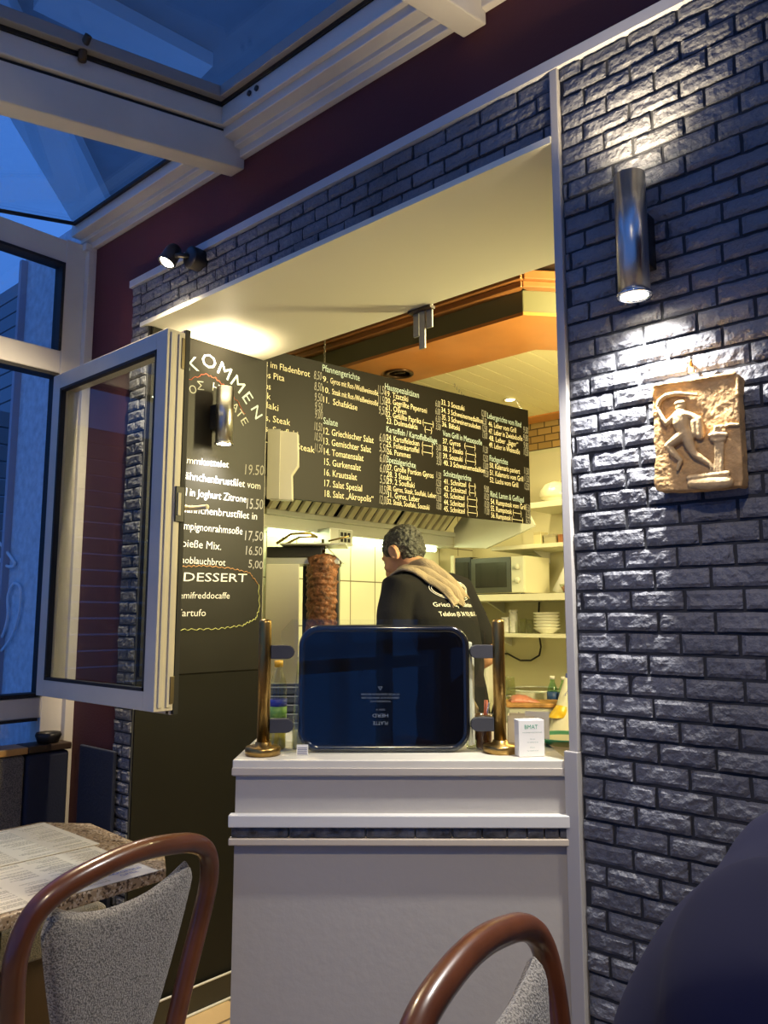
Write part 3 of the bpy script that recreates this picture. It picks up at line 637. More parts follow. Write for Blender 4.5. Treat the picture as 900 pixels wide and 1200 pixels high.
# grey box with a cut corner in front of the board
gb = thing('wall_box', 'pale grey box with a cut lower corner on the end of the chalkboard partition', 'box', (-2.55, .556, 1.85))
def gpt(px, py): return dep(px, py, 3.30)
A_, B_ = gpt(313, 503), gpt(349.5, 590)
poly = [gpt(*q) for q in ((314, 503), (349, 507), (349.5, 545), (342, 556), (342.5, 586), (315, 585))]
o0 = poly[0].copy(); U = RT.copy(); pl2 = [((p-o0).dot(U), p.z-o0.z) for p in poly]
Mg = Matrix.Translation(o0) @ Matrix(((U.x, FH.x, 0, 0), (U.y, FH.y, 0, 0), (0, 0, 1, 0), (0, 0, 0, 1)))
rel(MB().prism(pl2, 0, .045, 'xz', Mg).build('housing', mat('pale_grey_housing', (.60, .58, .48), .45), bevel=.003), gb)
rel(MB().box((.0, -.006, pl2[5][1]), (.055, .0, .0), Mg).build('hinged_flap', mat('grey_flap', (.42, .41, .34), .45), bevel=.002), gb)
hg_ = MB(); hg_.box((-.012, -.004, -.05), (.004, .02, -.02), Mg); hg_.box((-.012, -.004, -.20), (.004, .02, -.17), Mg); rel(hg_.build('hinge', BLACKPL, bevel=.001), gb)

# three flat bars hanging from the soffit's inner edge
hb = thing('hanging_bracket', 'grey bracket of three flat metal bars under the soffit edge', 'bracket', (-1.72, .533, 2.41))
P = onY(496, 368, .545)
for i, (dx, top, bot) in enumerate(((-.028, 2.415, 2.315), (.001, 2.425, 2.265), (.030, 2.43, 2.335))):
    rel(MB().box((P.x+dx-.0125, .531+(.004 if i == 1 else .008), bot), (P.x+dx+.0125, .531+(.012 if i == 1 else .016), top)).build('flat_bar', mat('dull_grey_metal', (.28, .28, .27), .45, .6), bevel=.001), hb)
rel(MB().box((P.x-.05, .520, 2.398), (P.x+.05, .548, 2.408)).build('fixing_plate', DARKW), hb)

# recessed lamps in the wooden ceiling
def recessed(label, loc, r, lit):
    t = thing('recessed_spotlight', label, 'lamp', loc)
    MB().lathe([(r*.72, -.001), (r, -.001), (r*1.02, -.006), (r*.95, -.011), (r*.72, -.008)], (0, 0, 0), 28).build('trim_ring', mat('bronze_ring', (.09, .05, .025), .35, .7) if not lit else mat('cream_ring', (.62, .56, .34), .4), t)
    if lit:
        MB().lathe([(.001, -.004), (r*.7, -.004), (r*.7, -.001), (.001, -.001)], (0, 0, 0), 24).build('lens', mat('lit_recess_lens', (1, 1, 1), .4, emit=(1, .9, .6), estr=18), t)
        lamp('lamp_light', 'SPOT', (0, 0, -.02), P_RECESS, YELL, t, dir=(0, 0, -1), spot_size=R(140), spot_blend=.8, shadow_soft_size=.03)
    else:
        MB().lathe([(.001, -.002), (r*.72, -.002), (r*.6, -.0005), (.001, -.0005)], (0, 0, 0), 24).build('reflector', mat('dark_reflector', (.05, .03, .02), .15, .9), t)
    return t
recessed('large dark unlit round downlight in the orange wooden ceiling border', (-2.565, 1.494, 2.60), .075, False)
recessed('small glowing round downlight in the pale slatted ceiling', (-2.418, 2.315, 2.607), .038, True)
# added batten hidden on the kitchen's right wall, put in to brighten soffit and kitchen
fb = thing('fill_strip_lamp', 'added long white fluorescent strip lamp hidden behind the brick corner to light the kitchen', 'lamp', (KX1-.003, 1.35, 2.30))
MB().box((-.045, -.65, -.03), (0, .65, .03)).build('batten', WHITEPL, fb, bevel=.003)
MB().tube([(-.062, -.6, 0), (-.062, .6, 0)], .013, 12).build('tube', mat('lit_fill_tube', (1, 1, .8), .4, emit=(1, .92, .55), estr=6), fb)
lamp('lamp_light', 'AREA', (-.085, 0, 0), P_FILL_TUBE, YELL, fb, dir=(-1, 0, -.15), shape='RECTANGLE', size=.05, size_y=1.25)
# one more tube lamp, unseen, added to light the right chair and rafters
up_down_lamp('added brushed steel tube lamp, out of view, on the grey brick wall farther right than the stone relief', (.72, -.082, 2.095), .250, .0305, (0, 1, 0), 1.2, 3.0)

# =================================================================== COUNTER
CT = 1.058
ctr = thing('counter', 'white panelled serving counter with a slate band set cornerwise in the opening', 'counter', (-1.1, .05, FL))
Pa = Vector((-1.336, -.468, 0)); Pb = Vector((-.818, -.012, 0)); CD = (Pb-Pa).normalized(); CN = Vector((CD.y, -CD.x, 0)); CW = (Pb-Pa).length
Mc = Matrix.Translation(Pa) @ Matrix(((CD.x, -CN.x, 0, 0), (CD.y, -CN.y, 0, 0), (0, 0, 1, 0), (0, 0, 0, 1)))   # x along front, y inwards, z up
COUNTW = mat('white_melamine_panel', (.45, .42, .37), .5, bump=.06, bscale=55)
TOPM = mat('cream_worktop', (.70, .66, .54), .28, var=.04, vscale=9)
DP = .56
def cpoly(a, b, d0): return [(a, d0), (b, d0), (b, DP), (a, DP)]
body = MB().box((.006, .008, FL), (CW-.004, DP, 1.03), Mc)
rel(body.build('body', COUNTW), ctr)
rel(MB().box((.0, .0, 1.026), (CW-.003, DP+.01, 1.058), Mc).build('worktop', TOPM, bevel=.002), ctr)
rel(MB().box((-.001, -.002, 1.028), (CW-.003, .003, 1.0425), Mc).build('edge_strip', mat('beige_edge_strip', (.50, .45, .37), .4), bevel=.001), ctr)
rel(MB().box((-.004, -.012, .928), (CW-.003, .012, .952), Mc).build('upper_ledge', mat('white_ledge', (.66, .65, .60), .4), bevel=.002), ctr)
SLATE = mat('dark_slate_band', (.075, .075, .078), .35, bump=.9, bscale=40, var=.85, vscale=38)
sb = MB(); xx = 0; widths = [.118, .155, .10, .075, .06, .05, .04, .035, .03, .03]
for wd in widths:
    if xx+wd > CW-.004: wd = CW-.004-xx
    if wd <= .004: break
    sb.box((xx+.0015, -.004, .9075), (xx+wd-.0015, .012, .927), Mc); xx += wd
rel(sb.build('slate_band', SLATE, bevel=.0015), ctr)
rel(MB().box((-.003, -.010, .893), (CW-.003, .012, .9065), Mc).build('lower_ledge', mat('beige_ledge', (.58, .50, .38), .4), bevel=.002), ctr)

# brass posts and clear guard
def at_c(x, y, z=0): return Mc @ Vector((x, y, z))
def brass_post(label, px, py):
    p = onZ(px, py, CT); t = thing('brass_post', label, 'post', p, math.atan2(CD.y, CD.x), None)
    MB().lathe([(.001, 0), (.037, 0), (.038, .012), (.036, .017), (.018, .019), (.016, .026), (.014, .027), (.001, .027)], (0, 0, .0005), 32).build('base', BRASS, t)
    MB().lathe([(.001, .026), (.0135, .026), (.0135, .278), (.012, .283), (.001, .286)], (0, 0, .0), 28).build('tube', BRASS, t)
    return t
pl_ = brass_post('brass post at the left end of the clear counter guard', 308, 884.5)
pr2 = brass_post('brass post at the right end of the clear counter guard', 586.5, 882)
gd = thing('sneeze_guard', 'clear acrylic guard with cut corners clamped between the brass posts', 'guard', (pl_.location+pr2.location)/2)
gl0 = pl_.location; gdir = (pr2.location-pl_.location); gw = gdir.length; gdir.normalize(); gdir.z = 0; gnn = Vector((gdir.y, -gdir.x, 0))
Mgd = Matrix.Translation(gl0) @ Matrix(((gdir.x, -gnn.x, 0, 0), (gdir.y, -gnn.y, 0, 0), (0, 0, 1, 0), (0, 0, 0, 1)))
gp = [(.034, .004), (gw-.030, .004), (gw-.030, .255), (gw-.058, .285), (.058, .285), (.034, .258)]
rel(MB().prism(gp, .0, .005, 'xz', Mgd).build('acrylic_sheet', PLEXI), gd)
cl = []
for side, x0, s in ((0, .0137, 1), (1, gw-.0137, -1)):
    for z in (.215, .060):
        c = MB(); n = 8; L_ = .050; h_ = .0145
        poly = [(x0, z-h_), (x0+s*(L_-h_), z-h_)]+[(x0+s*(L_-h_)+s*h_*math.sin(a), z-h_*math.cos(a)) for a in [PI*i/n for i in range(1, n)]]+[(x0+s*(L_-h_), z+h_), (x0, z+h_)]
        c.prism(poly, -.006, .0, 'xz', Mgd); c.prism(poly, .005, .011, 'xz', Mgd)
        rel(c.build('clamp', mat('grey_clamp', (.045, .045, .05), .5, spec=.3), bevel=.001), gd)

# black glass panel leaning behind the guard
bp_ = thing('glass_hotplate', 'black rounded glass hotplate standing on edge behind the acrylic guard', 'hotplate', onZ(450, 884, CT))
c0 = onZ(450, 884, CT) + FH*.022; tilt = R(1.0)
Mp = Matrix.Translation(c0) @ Matrix(((RT.x, FH.x, 0, 0), (RT.y, FH.y, 0, 0), (0, 0, 1, 0), (0, 0, 0, 1))) @ Matrix.Rotation(tilt, 4, 'X')
def rrect(w_, h_, r_, z0=0, n=8):
    out = []
    for cx, cz, a0 in ((w_/2-r_, r_, -90), (w_/2-r_, h_-r_, 0), (-w_/2+r_, h_-r_, 90), (-w_/2+r_, r_, 180)):
        for i in range(n+1): a = R(a0+90*i/n); out.append((cx+r_*math.cos(a), z0+cz+r_*math.sin(a)))
    return out
PW, PH = .373, .272
BGLASS = mat('black_mirror_glass', (.003, .003, .005), .03, spec=.22)
rel(MB().prism(rrect(PW-.024, PH-.024, .034, .012), -.0015, .01, 'xz', Mp).build('glass', BGLASS, bevel=.001), bp_)
rimp = MB(); pts = [Mp @ Vector((x, .004, z)) for x, z in rrect(PW-.016, PH-.016, .038, .008)]
rimp.tube(pts, .0085, 10, closed=True); rel(rimp.build('rim', mat('black_glossy_rim', (.008, .008, .009), .15, coat=.5)), bp_)
rel(MB().prism(rrect(PW-.02, PH-.02, .036, .010), .010, .030, 'xz', Mp).build('back_shell', mat('dark_shell', (.02, .02, .02), .5), bevel=.003), bp_)
ft = MB(); ft.box((PW/2-.002, .012, .012), (PW/2+.008, .034, .235), Mp); ft.box((PW/2+.006, .03, .01), (PW/2+.014, .048, .21), Mp)
rel(ft.build('back_leg', mat('cream_plastic_leg', (.72, .68, .50), .4), bevel=.003), bp_)
tx = MB()
def mirrored(u, v, x0, z0): return Mp @ Vector((x0-u, -.0022, z0-v))
for body_, wd, zz, hh in (('PLATTE', .032, .066, .0075), ('HERD', .034, .082, .0075), ('200 V', .02, .0925, .0035), ('VORSICHT', .045, .1105, .0038), ('OBERFLÄCHE NICHT VERKRATZEN ODER', .083, .118, .0038), ('MIT SPITZEN GEGENSTÄNDEN BERÜHREN', .083, .1255, .0038)):
    put_text(tx, body_, (lambda u, v, wd=wd, zz=zz: mirrored(u, v, -.008+wd/2, zz)), hh, wd)
tri = [Mp @ Vector((-.008+x, -.0022, .136+z)) for x, z in ((0, -.004), (.005, .004), (-.005, .004))]
tri2 = [Mp @ Vector((-.008+x, -.0022, .136+z)) for x, z in ((0, -.0022), (.0033, .003), (-.0033, .003))]
tx.add(tri+tri2, [(0, 1, 4, 3), (1, 2, 5, 4), (2, 0, 3, 5)])
rel(tx.build('inverted_lettering', mat('grey_print', (.22, .24, .28), .6), fix=False), bp_)

# =================================================================== THINGS ON THE COUNTER
def local(root): return root
def on_counter(px, py): return onZ(px, py, CT+.0005)
# oil bottle
p = on_counter(325, 877)
ob = thing('oil_bottle', 'ribbed clear oil bottle with yellow cap and blue label behind the left brass post', 'bottle', p)
OIL = mat('yellow_oil', (.55, .46, .10), .15)
pr_b = [(.001, 0), (.0165, 0), (.019, .004), (.0185, .012), (.019, .02), (.0185, .028), (.019, .036), (.0185, .044), (.019, .055), (.019, .11), (.0185, .12), (.019, .13), (.0185, .137), (.018, .142), (.011, .166), (.008, .172), (.008, .180), (.001, .180)]
MB().lathe(pr_b, (0, 0, 0), 28).build('bottle_body', BOTTLE, ob)
MB().lathe([(.001, .001), (.0155, .001), (.0175, .005), (.0175, .066), (.001, .066)], (0, 0, 0), 28).build('oil', OIL, ob)
MB().lathe([(.0192, .066), (.0196, .066), (.0196, .092), (.0192, .092)], (0, 0, 0), 28).build('label', mat('green_label', (.18, .38, .08), .5), ob)
MB().lathe([(.0192, .092), (.0197, .092), (.0197, .108), (.0192, .108)], (0, 0, 0), 28).build('label', mat('blue_label', (.03, .05, .35), .5), ob)
MB().lathe([(.001, .178), (.0098, .178), (.0098, .192), (.001, .193)], (0, 0, 0), 20).build('cap', mat('yellow_cap', (.75, .42, .02), .4), ob)
p = on_counter(352, 877)
gb2 = thing('glass_bottle', 'plain clear glass bottle half hidden by the black hotplate', 'bottle', p)
MB().lathe([(.001, 0), (.019, 0), (.020, .005), (.018, .06), (.0165, .09), (.012, .15), (.009, .18), (.009, .20), (.001, .20)], (0, 0, 0), 28).build('bottle_body', BOTTLE, gb2)
MB().lathe([(.001, .002), (.0165, .002), (.0175, .006), (.0165, .04), (.001, .04)], (0, 0, 0), 24).build('liquid', mat('pale_yellow_liquid', (.55, .52, .28), .15), gb2)
# stack of dark trays at the back of the counter
p0_ = Mc @ Vector((.045, .47, CT+.0005))
for i in range(5):
    t = thing('food_tray', ('lowest', 'second lowest', 'middle', 'second highest', 'topmost')[i]+' grey plastic tray in the stack behind the oil bottle', 'tray', p0_+Vector((0, 0, i*.0225)), YAW, 'grey trays stacked on the counter')
    tb = MB(); W_ = .055; 
    tb.prism([(-W_, -.05), (W_, -.05), (W_, .05), (-W_, .05)], 0, .003)
    for (a, b, c, d) in ((-W_, -.05, W_, -.047), (-W_, .047, W_, .05), (-W_, -.05, -W_+.003, .05), (W_-.003, -.05, W_, .05)): tb.box((a, b, 0), (c, d, .019))
    tb.build('tray_body', mat('dark_grey_tray', (.05, .055, .055), .35), t)
    rb = MB(); W2_ = W_+.003; rb.box((-W2_, -.054, .017), (W2_, -.049, .0195)); rb.box((-W2_, .049, .017), (W2_, .054, .0195)); rb.box((-W2_, -.054, .017), (-W2_+.005, .054, .0195)); rb.box((W2_-.005, -.054, .017), (W2_, .054, .0195))
    rb.build('tray_rim', mat('pale_grey_tray_rim', (.30, .31, .30), .35), t)
# small printed card standing under the guard
p = on_counter(360, 887); pc = thing('printed_card', 'small white printed card leaning at the lower left corner of the hotplate', 'card', Mc @ Vector((.135, .052, CT+.0005)), YAW)
MB().box((-.010, 0, 0), (.014, .001, .022)).build('card', PAPER, pc)
sl2 = MB()
for i in range(4): sl2.box((-.008, -.0006, .003+i*.004), (.012, -.0001, .0042+i*.004))
sl2.build('print_lines', mat('grey_blue_print', (.12, .13, .22), .6), pc)
# glass with folded wafer, brown sauce jar with spoons
p = on_counter(553.5, 877); cu = thing('drinking_glass', 'clear tumbler holding a folded paper napkin beside the hotplate', 'glass', p)
MB().lathe([(.001, 0), (.013, 0), (.0175, .078), (.0168, .078), (.0125, .003), (.001, .003)], (0, 0, 0), 24).build('tumbler', BOTTLE, cu)
MB().lathe([(.0172, .060), (.0182, .060), (.0185, .078), (.0175, .078)], (0, 0, 0), 24).build('rim', mat('amber_rim', (.22, .13, .04), .3), cu)
MB().prism([(-.010, .02), (.008, .02), (.017, .088), (.004, .108), (-.012, .085)], -.003, .003, 'xz').build('napkin', mat('kraft_napkin', (.55, .42, .20), .8), cu)
p = on_counter(567, 877); sj = thing('sauce_jar', 'brown sauce jar with spoon handles between the hotplate and the right brass post', 'jar', p)
MB().lathe([(.001, 0), (.016, 0), (.0175, .004), (.0185, .062), (.019, .066), (.0175, .066), (.001, .06)], (0, 0, 0), 24).build('jar_body', mat('brown_sauce_glass', (.13, .045, .012), .15), sj)
MB().lathe([(.0178, .064), (.0195, .064), (.0198, .074), (.0182, .074)], (0, 0, 0), 24).build('jar_rim', mat('amber_glass_rim', (.22, .16, .08), .2), sj)
MB().tube([(.002, .002, .03), (.005, .004, .105)], .004, 8).build('spoon_handle', mat('red_orange_handle', (.55, .12, .04), .4), sj)
MB().tube([(-.005, .004, .03), (.012, .006, .100)], .003, 8).build('spoon_handle', CHROME, sj)
# BMAT box and the white box behind
def box_at(px, py, name): return on_counter(px, py)
a = on_counter(608.5, 887.3)
bm_ = thing('leaflet_box', 'white card box printed BMAT beside the right brass post', 'box', a, YAW+R(9))
K = (a-CAM).dot(FW)/FPX
wB, hB = 31.5*K, 42*K
MB().box((0, 0, 0), (wB, .030, hB)).build('carton', PAPER, bm_, bevel=.001)
tg = MB(); put_text(tg, 'BMAT', lambda u, v: Vector((.013+u, -.0004, hB*.76+v)), .0085, .029)
tg.build('green_lettering', mat('green_print', (.06, .35, .20), .6), bm_, fix=False)
tg = MB()
for i, (wd, z, h_) in enumerate(((.043, .65, .0020), (.010, .47, .0022), (.024, .38, .0022), (.010, .24, .0022), (.024, .15, .0022))):
    put_text(tg, ('INFORMATIONSTECHNIK', 'Service', 'Tel. 03493 00 00', 'Fax', 'Tel. 03493 00 00')[i], (lambda u, v, wd=wd, z=z: Vector((wB*.53-wd/2+u, -.0004, hB*z+v))), h_, wd)
tg.build('small_print', mat('grey_green_print', (.20, .32, .28), .6), bm_, fix=False)
a = on_counter(595, 871); wb = thing('paper_box', 'open cream paper box behind the BMAT box', 'box', a, YAW+R(-12))
o = MB(); 
for (x0, y0, x1, y1) in ((0, 0, .062, .002), (0, .06, .062, .062), (0, 0, .002, .062), (.060, 0, .062, .062)): o.box((x0, y0, 0), (x1, y1, .062))
o.box((0, 0, 0), (.062, .062, .002)); o.build('carton', mat('cream_card', (.68, .62, .46), .7), wb)
MB().box((.040, .012, .002), (.095, .014, .072)).build('divider', PAPER, wb)
pg = thing('green_plate', 'shallow green plate at the right edge of the counter by the brick corner', 'plate', (-.922, .165, CT+.0005))
MB().lathe([(.001, 0), (.045, 0), (.078, .016), (.080, .018), (.078, .0195), (.044, .004), (.001, .004)], (0, 0, 0), 40).build('plate', mat('green_plastic', (.03, .26, .13), .35), pg)
MB().lathe([(.001, .0045), (.050, .0045), (.066, .0125), (.060, .0130), (.001, .0058)], (0, 0, 0), 32).build('liner', mat('pale_food_liner', (.60, .58, .34), .5), pg)

# =================================================================== KITCHEN FURNITURE
wk = thing('worktop_unit', 'cream kitchen worktop along the back wall under the shelves', 'worktop', (-1.95, 2.5, FL))
rel(MB().box((-3.1, 2.08, .74), (-.72, 2.945, .78)).build('worktop', TOPM, bevel=.003), wk)
rel(MB().box((-3.1, 2.14, FL), (-.72, 2.945, .74)).build('carcass', mat('pale_cabinet', (.55, .50, .36), .5)), wk)
for i in range(4):
    d = rel(MB().box((-3.06+i*.58, 2.12, .04), (-2.51+i*.58, 2.14, .72)).build('door', mat('cabinet_door', (.60, .56, .42), .4), bevel=.002), wk)
    hnd = MB().tube([(-2.60+i*.58, 2.12, .62), (-2.60+i*.58, 2.10, .62), (-2.60+i*.58, 2.10, .52), (-2.60+i*.58, 2.12, .52)], .005, 8).build('handle', CHROME); hnd.parent = d; 
SHW = mat('pale_shelf', (.72, .70, .52), .4)
def shelf(label, x0, x1, y0, z0, z1):
    t = thing('wall_shelf', label, 'shelf', ((x0+x1)/2, 2.94, z0), 0)
    rel(MB().box((x0, y0, z0), (x1, 2.948, z1)).build('board', SHW, bevel=.002), t)
    for x in (x0+.2, x1-.2):
        rel(MB().prism([(2.947, z0), (2.75, z0), (2.947, z0-.07)], x-.006, x+.006, 'yz').build('bracket', WHITEPL), t)
    return t
shelf('wide pale shelf on the back wall carrying the microwave oven', -3.10, -1.4, 2.45, 1.440, 1.478)
shelf('narrow pale shelf on the back wall holding white bowls', -3.05, -1.4, 2.52, 1.226, 1.248)
shelf('pale shelf just above the microwave with small boxes', -2.75, -1.4, 2.58, 1.752, 1.776)
shelf('highest pale shelf on the back wall holding the plastic covered bowl', -2.52, -1.4, 2.60, 1.995, 2.030)
# microwave oven
mw = thing('microwave_oven', 'white microwave oven with dark door on the back wall shelf', 'microwave', (-2.65, 2.62, 1.4785))
rel(MB().box((-2.845, 2.515, 1.486), (-2.468, 2.80, 1.706)).build('case', mat('cream_white_case', (.72, .68, .48), .4), bevel=.004), mw)
rel(MB().box((-2.843, 2.498, 1.490), (-2.556, 2.5145, 1.702)).build('door', mat('dark_grey_door', (.05, .055, .045), .3), bevel=.002), mw)
rel(MB().box((-2.81, 2.4965, 1.522), (-2.585, 2.4985, 1.672)).build('door_window', mat('black_oven_window', (.006, .006, .006), .08)), mw)
rel(MB().box((-2.553, 2.500, 1.490), (-2.470, 2.5145, 1.702)).build('control_panel', mat('pale_control_panel', (.66, .66, .50), .4), bevel=.002), mw)
for z in (1.640, 1.560): rel(MB().lathe([(.001, 0), (.019, 0), (.016, .014), (.001, .014)], (-2.511, 2.5, z), 20, Matrix.Rotation(PI/2, 4, 'X')).build('knob', mat('pale_knob', (.60, .60, .46), .35)), mw)
mwf = MB()
for x, y in ((-2.82, 2.54), (-2.5, 2.54), (-2.82, 2.77), (-2.5, 2.77)): mwf.lathe([(.001, 1.4787), (.012, 1.4787), (.012, 1.487), (.001, 1.487)], (x, y, 0), 12)
rel(mwf.build('foot', BLACKPL), mw)
c2 = thing('mini_oven', 'small black fronted oven with a white side left of the microwave', 'oven', (-2.93, 2.62, 1.4785))
rel(MB().box((-3.005, 2.50, 1.479), (-2.975, 2.78, 1.730)).build('side_panel', mat('cream_white_case', (1, 1, 1)), bevel=.003), c2)
rel(MB().box((-2.975, 2.51, 1.479), (-2.852, 2.78, 1.715)).build('case', BLACKPL, bevel=.003), c2)
rel(MB().box((-2.968, 2.506, 1.51), (-2.868, 2.5105, 1.685)).build('glass_door', mat('black_oven_window', (0, 0, 0)), bevel=.001), c2)
# on the microwave shelf
def place(px, py, y): return onY(px, py, y)
pr = thing('paper_roll', 'white paper roll leaning at the right end of the microwave shelf', 'paper roll', (-2.25, 2.62, 1.479))
rel(MB().tube([(-2.30, 2.60, 1.482), (-2.20, 2.66, 1.715)], .036, 24).build('roll', PAPER), pr)
rel(MB().tube([(-2.2005, 2.6597, 1.7139), (-2.1995, 2.6603, 1.7162)], .012, 16).build('core', mat('card_core', (.35, .24, .12), .8)), pr)
p = Vector((-2.175, 2.50, 1.4785)); ob2 = thing('fruit_bowl', 'small glass bowl of orange food at the end of the microwave shelf', 'bowl', p)
MB().lathe([(.001, 0), (.03, 0), (.055, .05), (.052, .05), (.028, .004), (.001, .004)], (0, 0, 0), 28).build('bowl', BOTTLE, ob2)
MB().lathe([(.001, .006), (.030, .006), (.045, .034), (.03, .042), (.001, .045)], (0, 0, 0), 24).build('food', mat('orange_food', (.50, .20, .08), .5, bump=.5, bscale=60), ob2)
# on the narrow shelf: white bowls, glasses, paper cups
xb = onY(639, 743, 2.62)
for i in range(6):
    t = thing('white_bowl', ('lowest', 'second', 'third', 'fourth', 'fifth', 'topmost')[i]+' bowl counted from below in the white stack on the narrow shelf', 'bowl', (xb.x, 2.64, 1.2485+i*.018), 0, 'white bowls stacked on the narrow shelf')
    MB().lathe([(.001, 0), (.040, 0), (.042, .004), (.078, .030), (.079, .034), (.076, .034), (.040, .008), (.001, .008)], (0, 0, 0), 32).build('bowl_body', mat('white_porcelain', (.78, .76, .62), .2), t)
for i, (px, h_, r_) in enumerate(((611, .085, .022), (619, .08, .022))):
    q = onY(px, 742, 2.58); t = thing('drinking_glass', ('clear tumbler on the narrow shelf farther from the white bowls', 'clear tumbler on the narrow shelf nearest the white bowls')[i], 'glass', (q.x, 2.60, 1.2485), 0, 'tumblers on the narrow shelf')
    MB().lathe([(.001, 0), (r_*.8, 0), (r_, h_), (r_*.92, h_), (r_*.72, .005), (.001, .005)], (0, 0, 0), 24).build('tumbler', BOTTLE, t)
for i, (px, h_, r_) in enumerate(((591, .095, .030), (600, .14, .026))):
    q = onY(px, 742, 2.62); t = thing('cup_stack', ('short stack of white paper cups behind the right brass post', 'tall stack of white paper cups left of the tumblers')[i], 'cups', (q.x, 2.64, 1.2485))
    prof = [(.001, 0)]; k = 0; z = 0
    while z < h_-.01: prof += [(r_*.86, z), (r_, z+.008), (r_*1.03, z+.010)]; z += .012
    prof += [(r_*1.03, h_), (.001, h_)]
    MB().lathe(prof, (0, 0, 0), 24).build('paper_cups', WHITEPL, t)
# small boxes and bag
for i, (x, w_, h_, c, nm) in enumerate(((-2.44, .05, .075, (.62, .55, .30), 'small cream box on the shelf above the microwave'), (-2.36, .075, .055, (.40, .36, .22), 'olive box beside the small cream box on the shelf above the microwave'), (-2.29, .025, .05, (.30, .12, .04), 'tiny red brown packet on the shelf above the microwave'))):
    t = thing('storage_box', nm, 'box', (x, 2.66, 1.7765)); MB().box((-w_/2, -.04, 0), (w_/2, .04, h_)).build('carton', mat('box_card_%s' % 'abc'[i], c, .6), t, bevel=.002)
    MB().box((-w_/2-.001, -.041, h_-.015), (w_/2+.001, .041, h_+.001)).build('lid', mat('box_lid_%s' % 'abc'[i], [v*.8 for v in c], .6), t, bevel=.001)
q = onY(644, 590, 2.68)
cbwl = thing('covered_bowl', 'domed bowl wrapped in crinkled clear plastic on the highest shelf', 'bowl', (q.x+.01, 2.76, 2.0305))
MB().lathe([(.001, 0), (.06, 0), (.10, .035), (.10, .04), (.001, .04)], (0, 0, 0), 28).build('bowl_body', mat('white_porcelain', (1, 1, 1)), cbwl)
wrap = MB().lathe([(.102, .03), (.110, .05), (.100, .085), (.075, .115), (.035, .135), (.001, .14)], (0, 0, 0), 40)
wrap.v = [tuple(Vector(v)*(1+.10*noise.noise(Vector(v)*38))) for v in wrap.v]; wrap.build('plastic_wrap', mat('milky_plastic', (.70, .66, .48), .25, bump=.3, bscale=30), cbwl)
# on the back worktop
ZW = .7805
def wt(px, py): return onZ(px, py, ZW)
pb = thing('prep_box', 'pale steel box topped with a wooden chopping board on the back worktop', 'prep box', (-2.16, 2.2, ZW))
a, b = dep(597, 850, 4.12), dep(657, 850, 4.12)
Mx = Matrix.Translation((a.x, a.y, ZW)) @ Matrix.Rotation(YAW-R(4), 4, 'Z')
rel(MB().box((0, 0, 0), (.262, .20, .105), Mx).build('steel_body', STEELW, bevel=.003), pb)
rel(MB().box((-.014, -.012, .106), (.274, .212, .126), Mx).build('chopping_board', mat('worn_chopping_board', (.42, .22, .07), .6, var=.4, vscale=20), bevel=.004), pb)
rv = MB()
for x in (.05, .13, .21): rv.lathe([(.001, 0), (.005, 0), (.004, .003), (.001, .003)], Mx @ Vector((x, 0, .08)), 10, Mx.to_3x3().to_4x4() @ Matrix.Rotation(PI/2, 4, 'X'))
rel(rv.build('rivet', CHROME), pb)
# meat cloth on the board
cl_ = MB(); nx, ny = 22, 12; C0 = Mx @ Vector((.085, .09, .127))
for j in range(ny+1):
    for i in range(nx+1):
        u, v = i/nx-.5, j/ny-.5; rr = max(0, 1-(2*u)**2)*max(0, 1-(2*v)**2)
        p = C0 + RT*(u*.15) + FH*(v*.11) + Vector((0, 0, .001+.050*rr**.6*(1-.8*(u+.5)) + .010*noise.noise(Vector((u*9, v*9, 3)))*rr**.3)); cl_.v.append(tuple(p))
cl_.f = [(j*(nx+1)+i, j*(nx+1)+i+1, (j+1)*(nx+1)+i+1, (j+1)*(nx+1)+i) for j in range(ny) for i in range(nx)]; cl_.smooth = [True]*len(cl_.f)
tag(cl_.build('raw_meat', mat('pink_meat', (.52, .20, .14), .4, bump=.3, bscale=50), fix=False), 'crumpled pink slice of meat lying on the chopping board', 'meat').modifiers.new('thick', 'SOLIDIFY').thickness = .004
# folded dark cloth, steel bowl, bottles, bag, jar
q = dep(580, 828, 4.30)
tw = thing('dark_tongs', 'black and white striped handle standing beside the chopping board', 'utensil', (q.x, q.y, ZW))
for i in range(3): rel(MB().tube([Vector((q.x, q.y, ZW+.045))+RT*(i*.011-.02), Vector((q.x, q.y, ZW+.155))+RT*(i*.011+.012)], .0055, 8).build('stripe', (BLACKPL, WHITEPL, BLACKPL)[i]), tw)
rel(MB().box((q.x-.035, q.y-.02, ZW), (q.x+.035, q.y+.03, ZW+.055)).build('holder', mat('black_white_holder', (.05, .05, .05), .4), bevel=.006), tw)
q = onY(622, 828, 2.62); sbw = thing('steel_bowl', 'large polished steel mixing bowl on the back worktop behind the meat', 'bowl', (q.x, 2.68, ZW))
MB().lathe([(.001, 0), (.07, 0), (.12, .05), (.155, .13), (.162, .135), (.160, .138), (.150, .132), (.115, .052), (.068, .004), (.001, .004)], (0, 0, 0), 40).build('bowl_body', CHROME, sbw)
MB().lathe([(.157, .128), (.166, .130), (.166, .142), (.157, .140)], (0, 0, 0), 40).build('rim', STEELW, sbw)
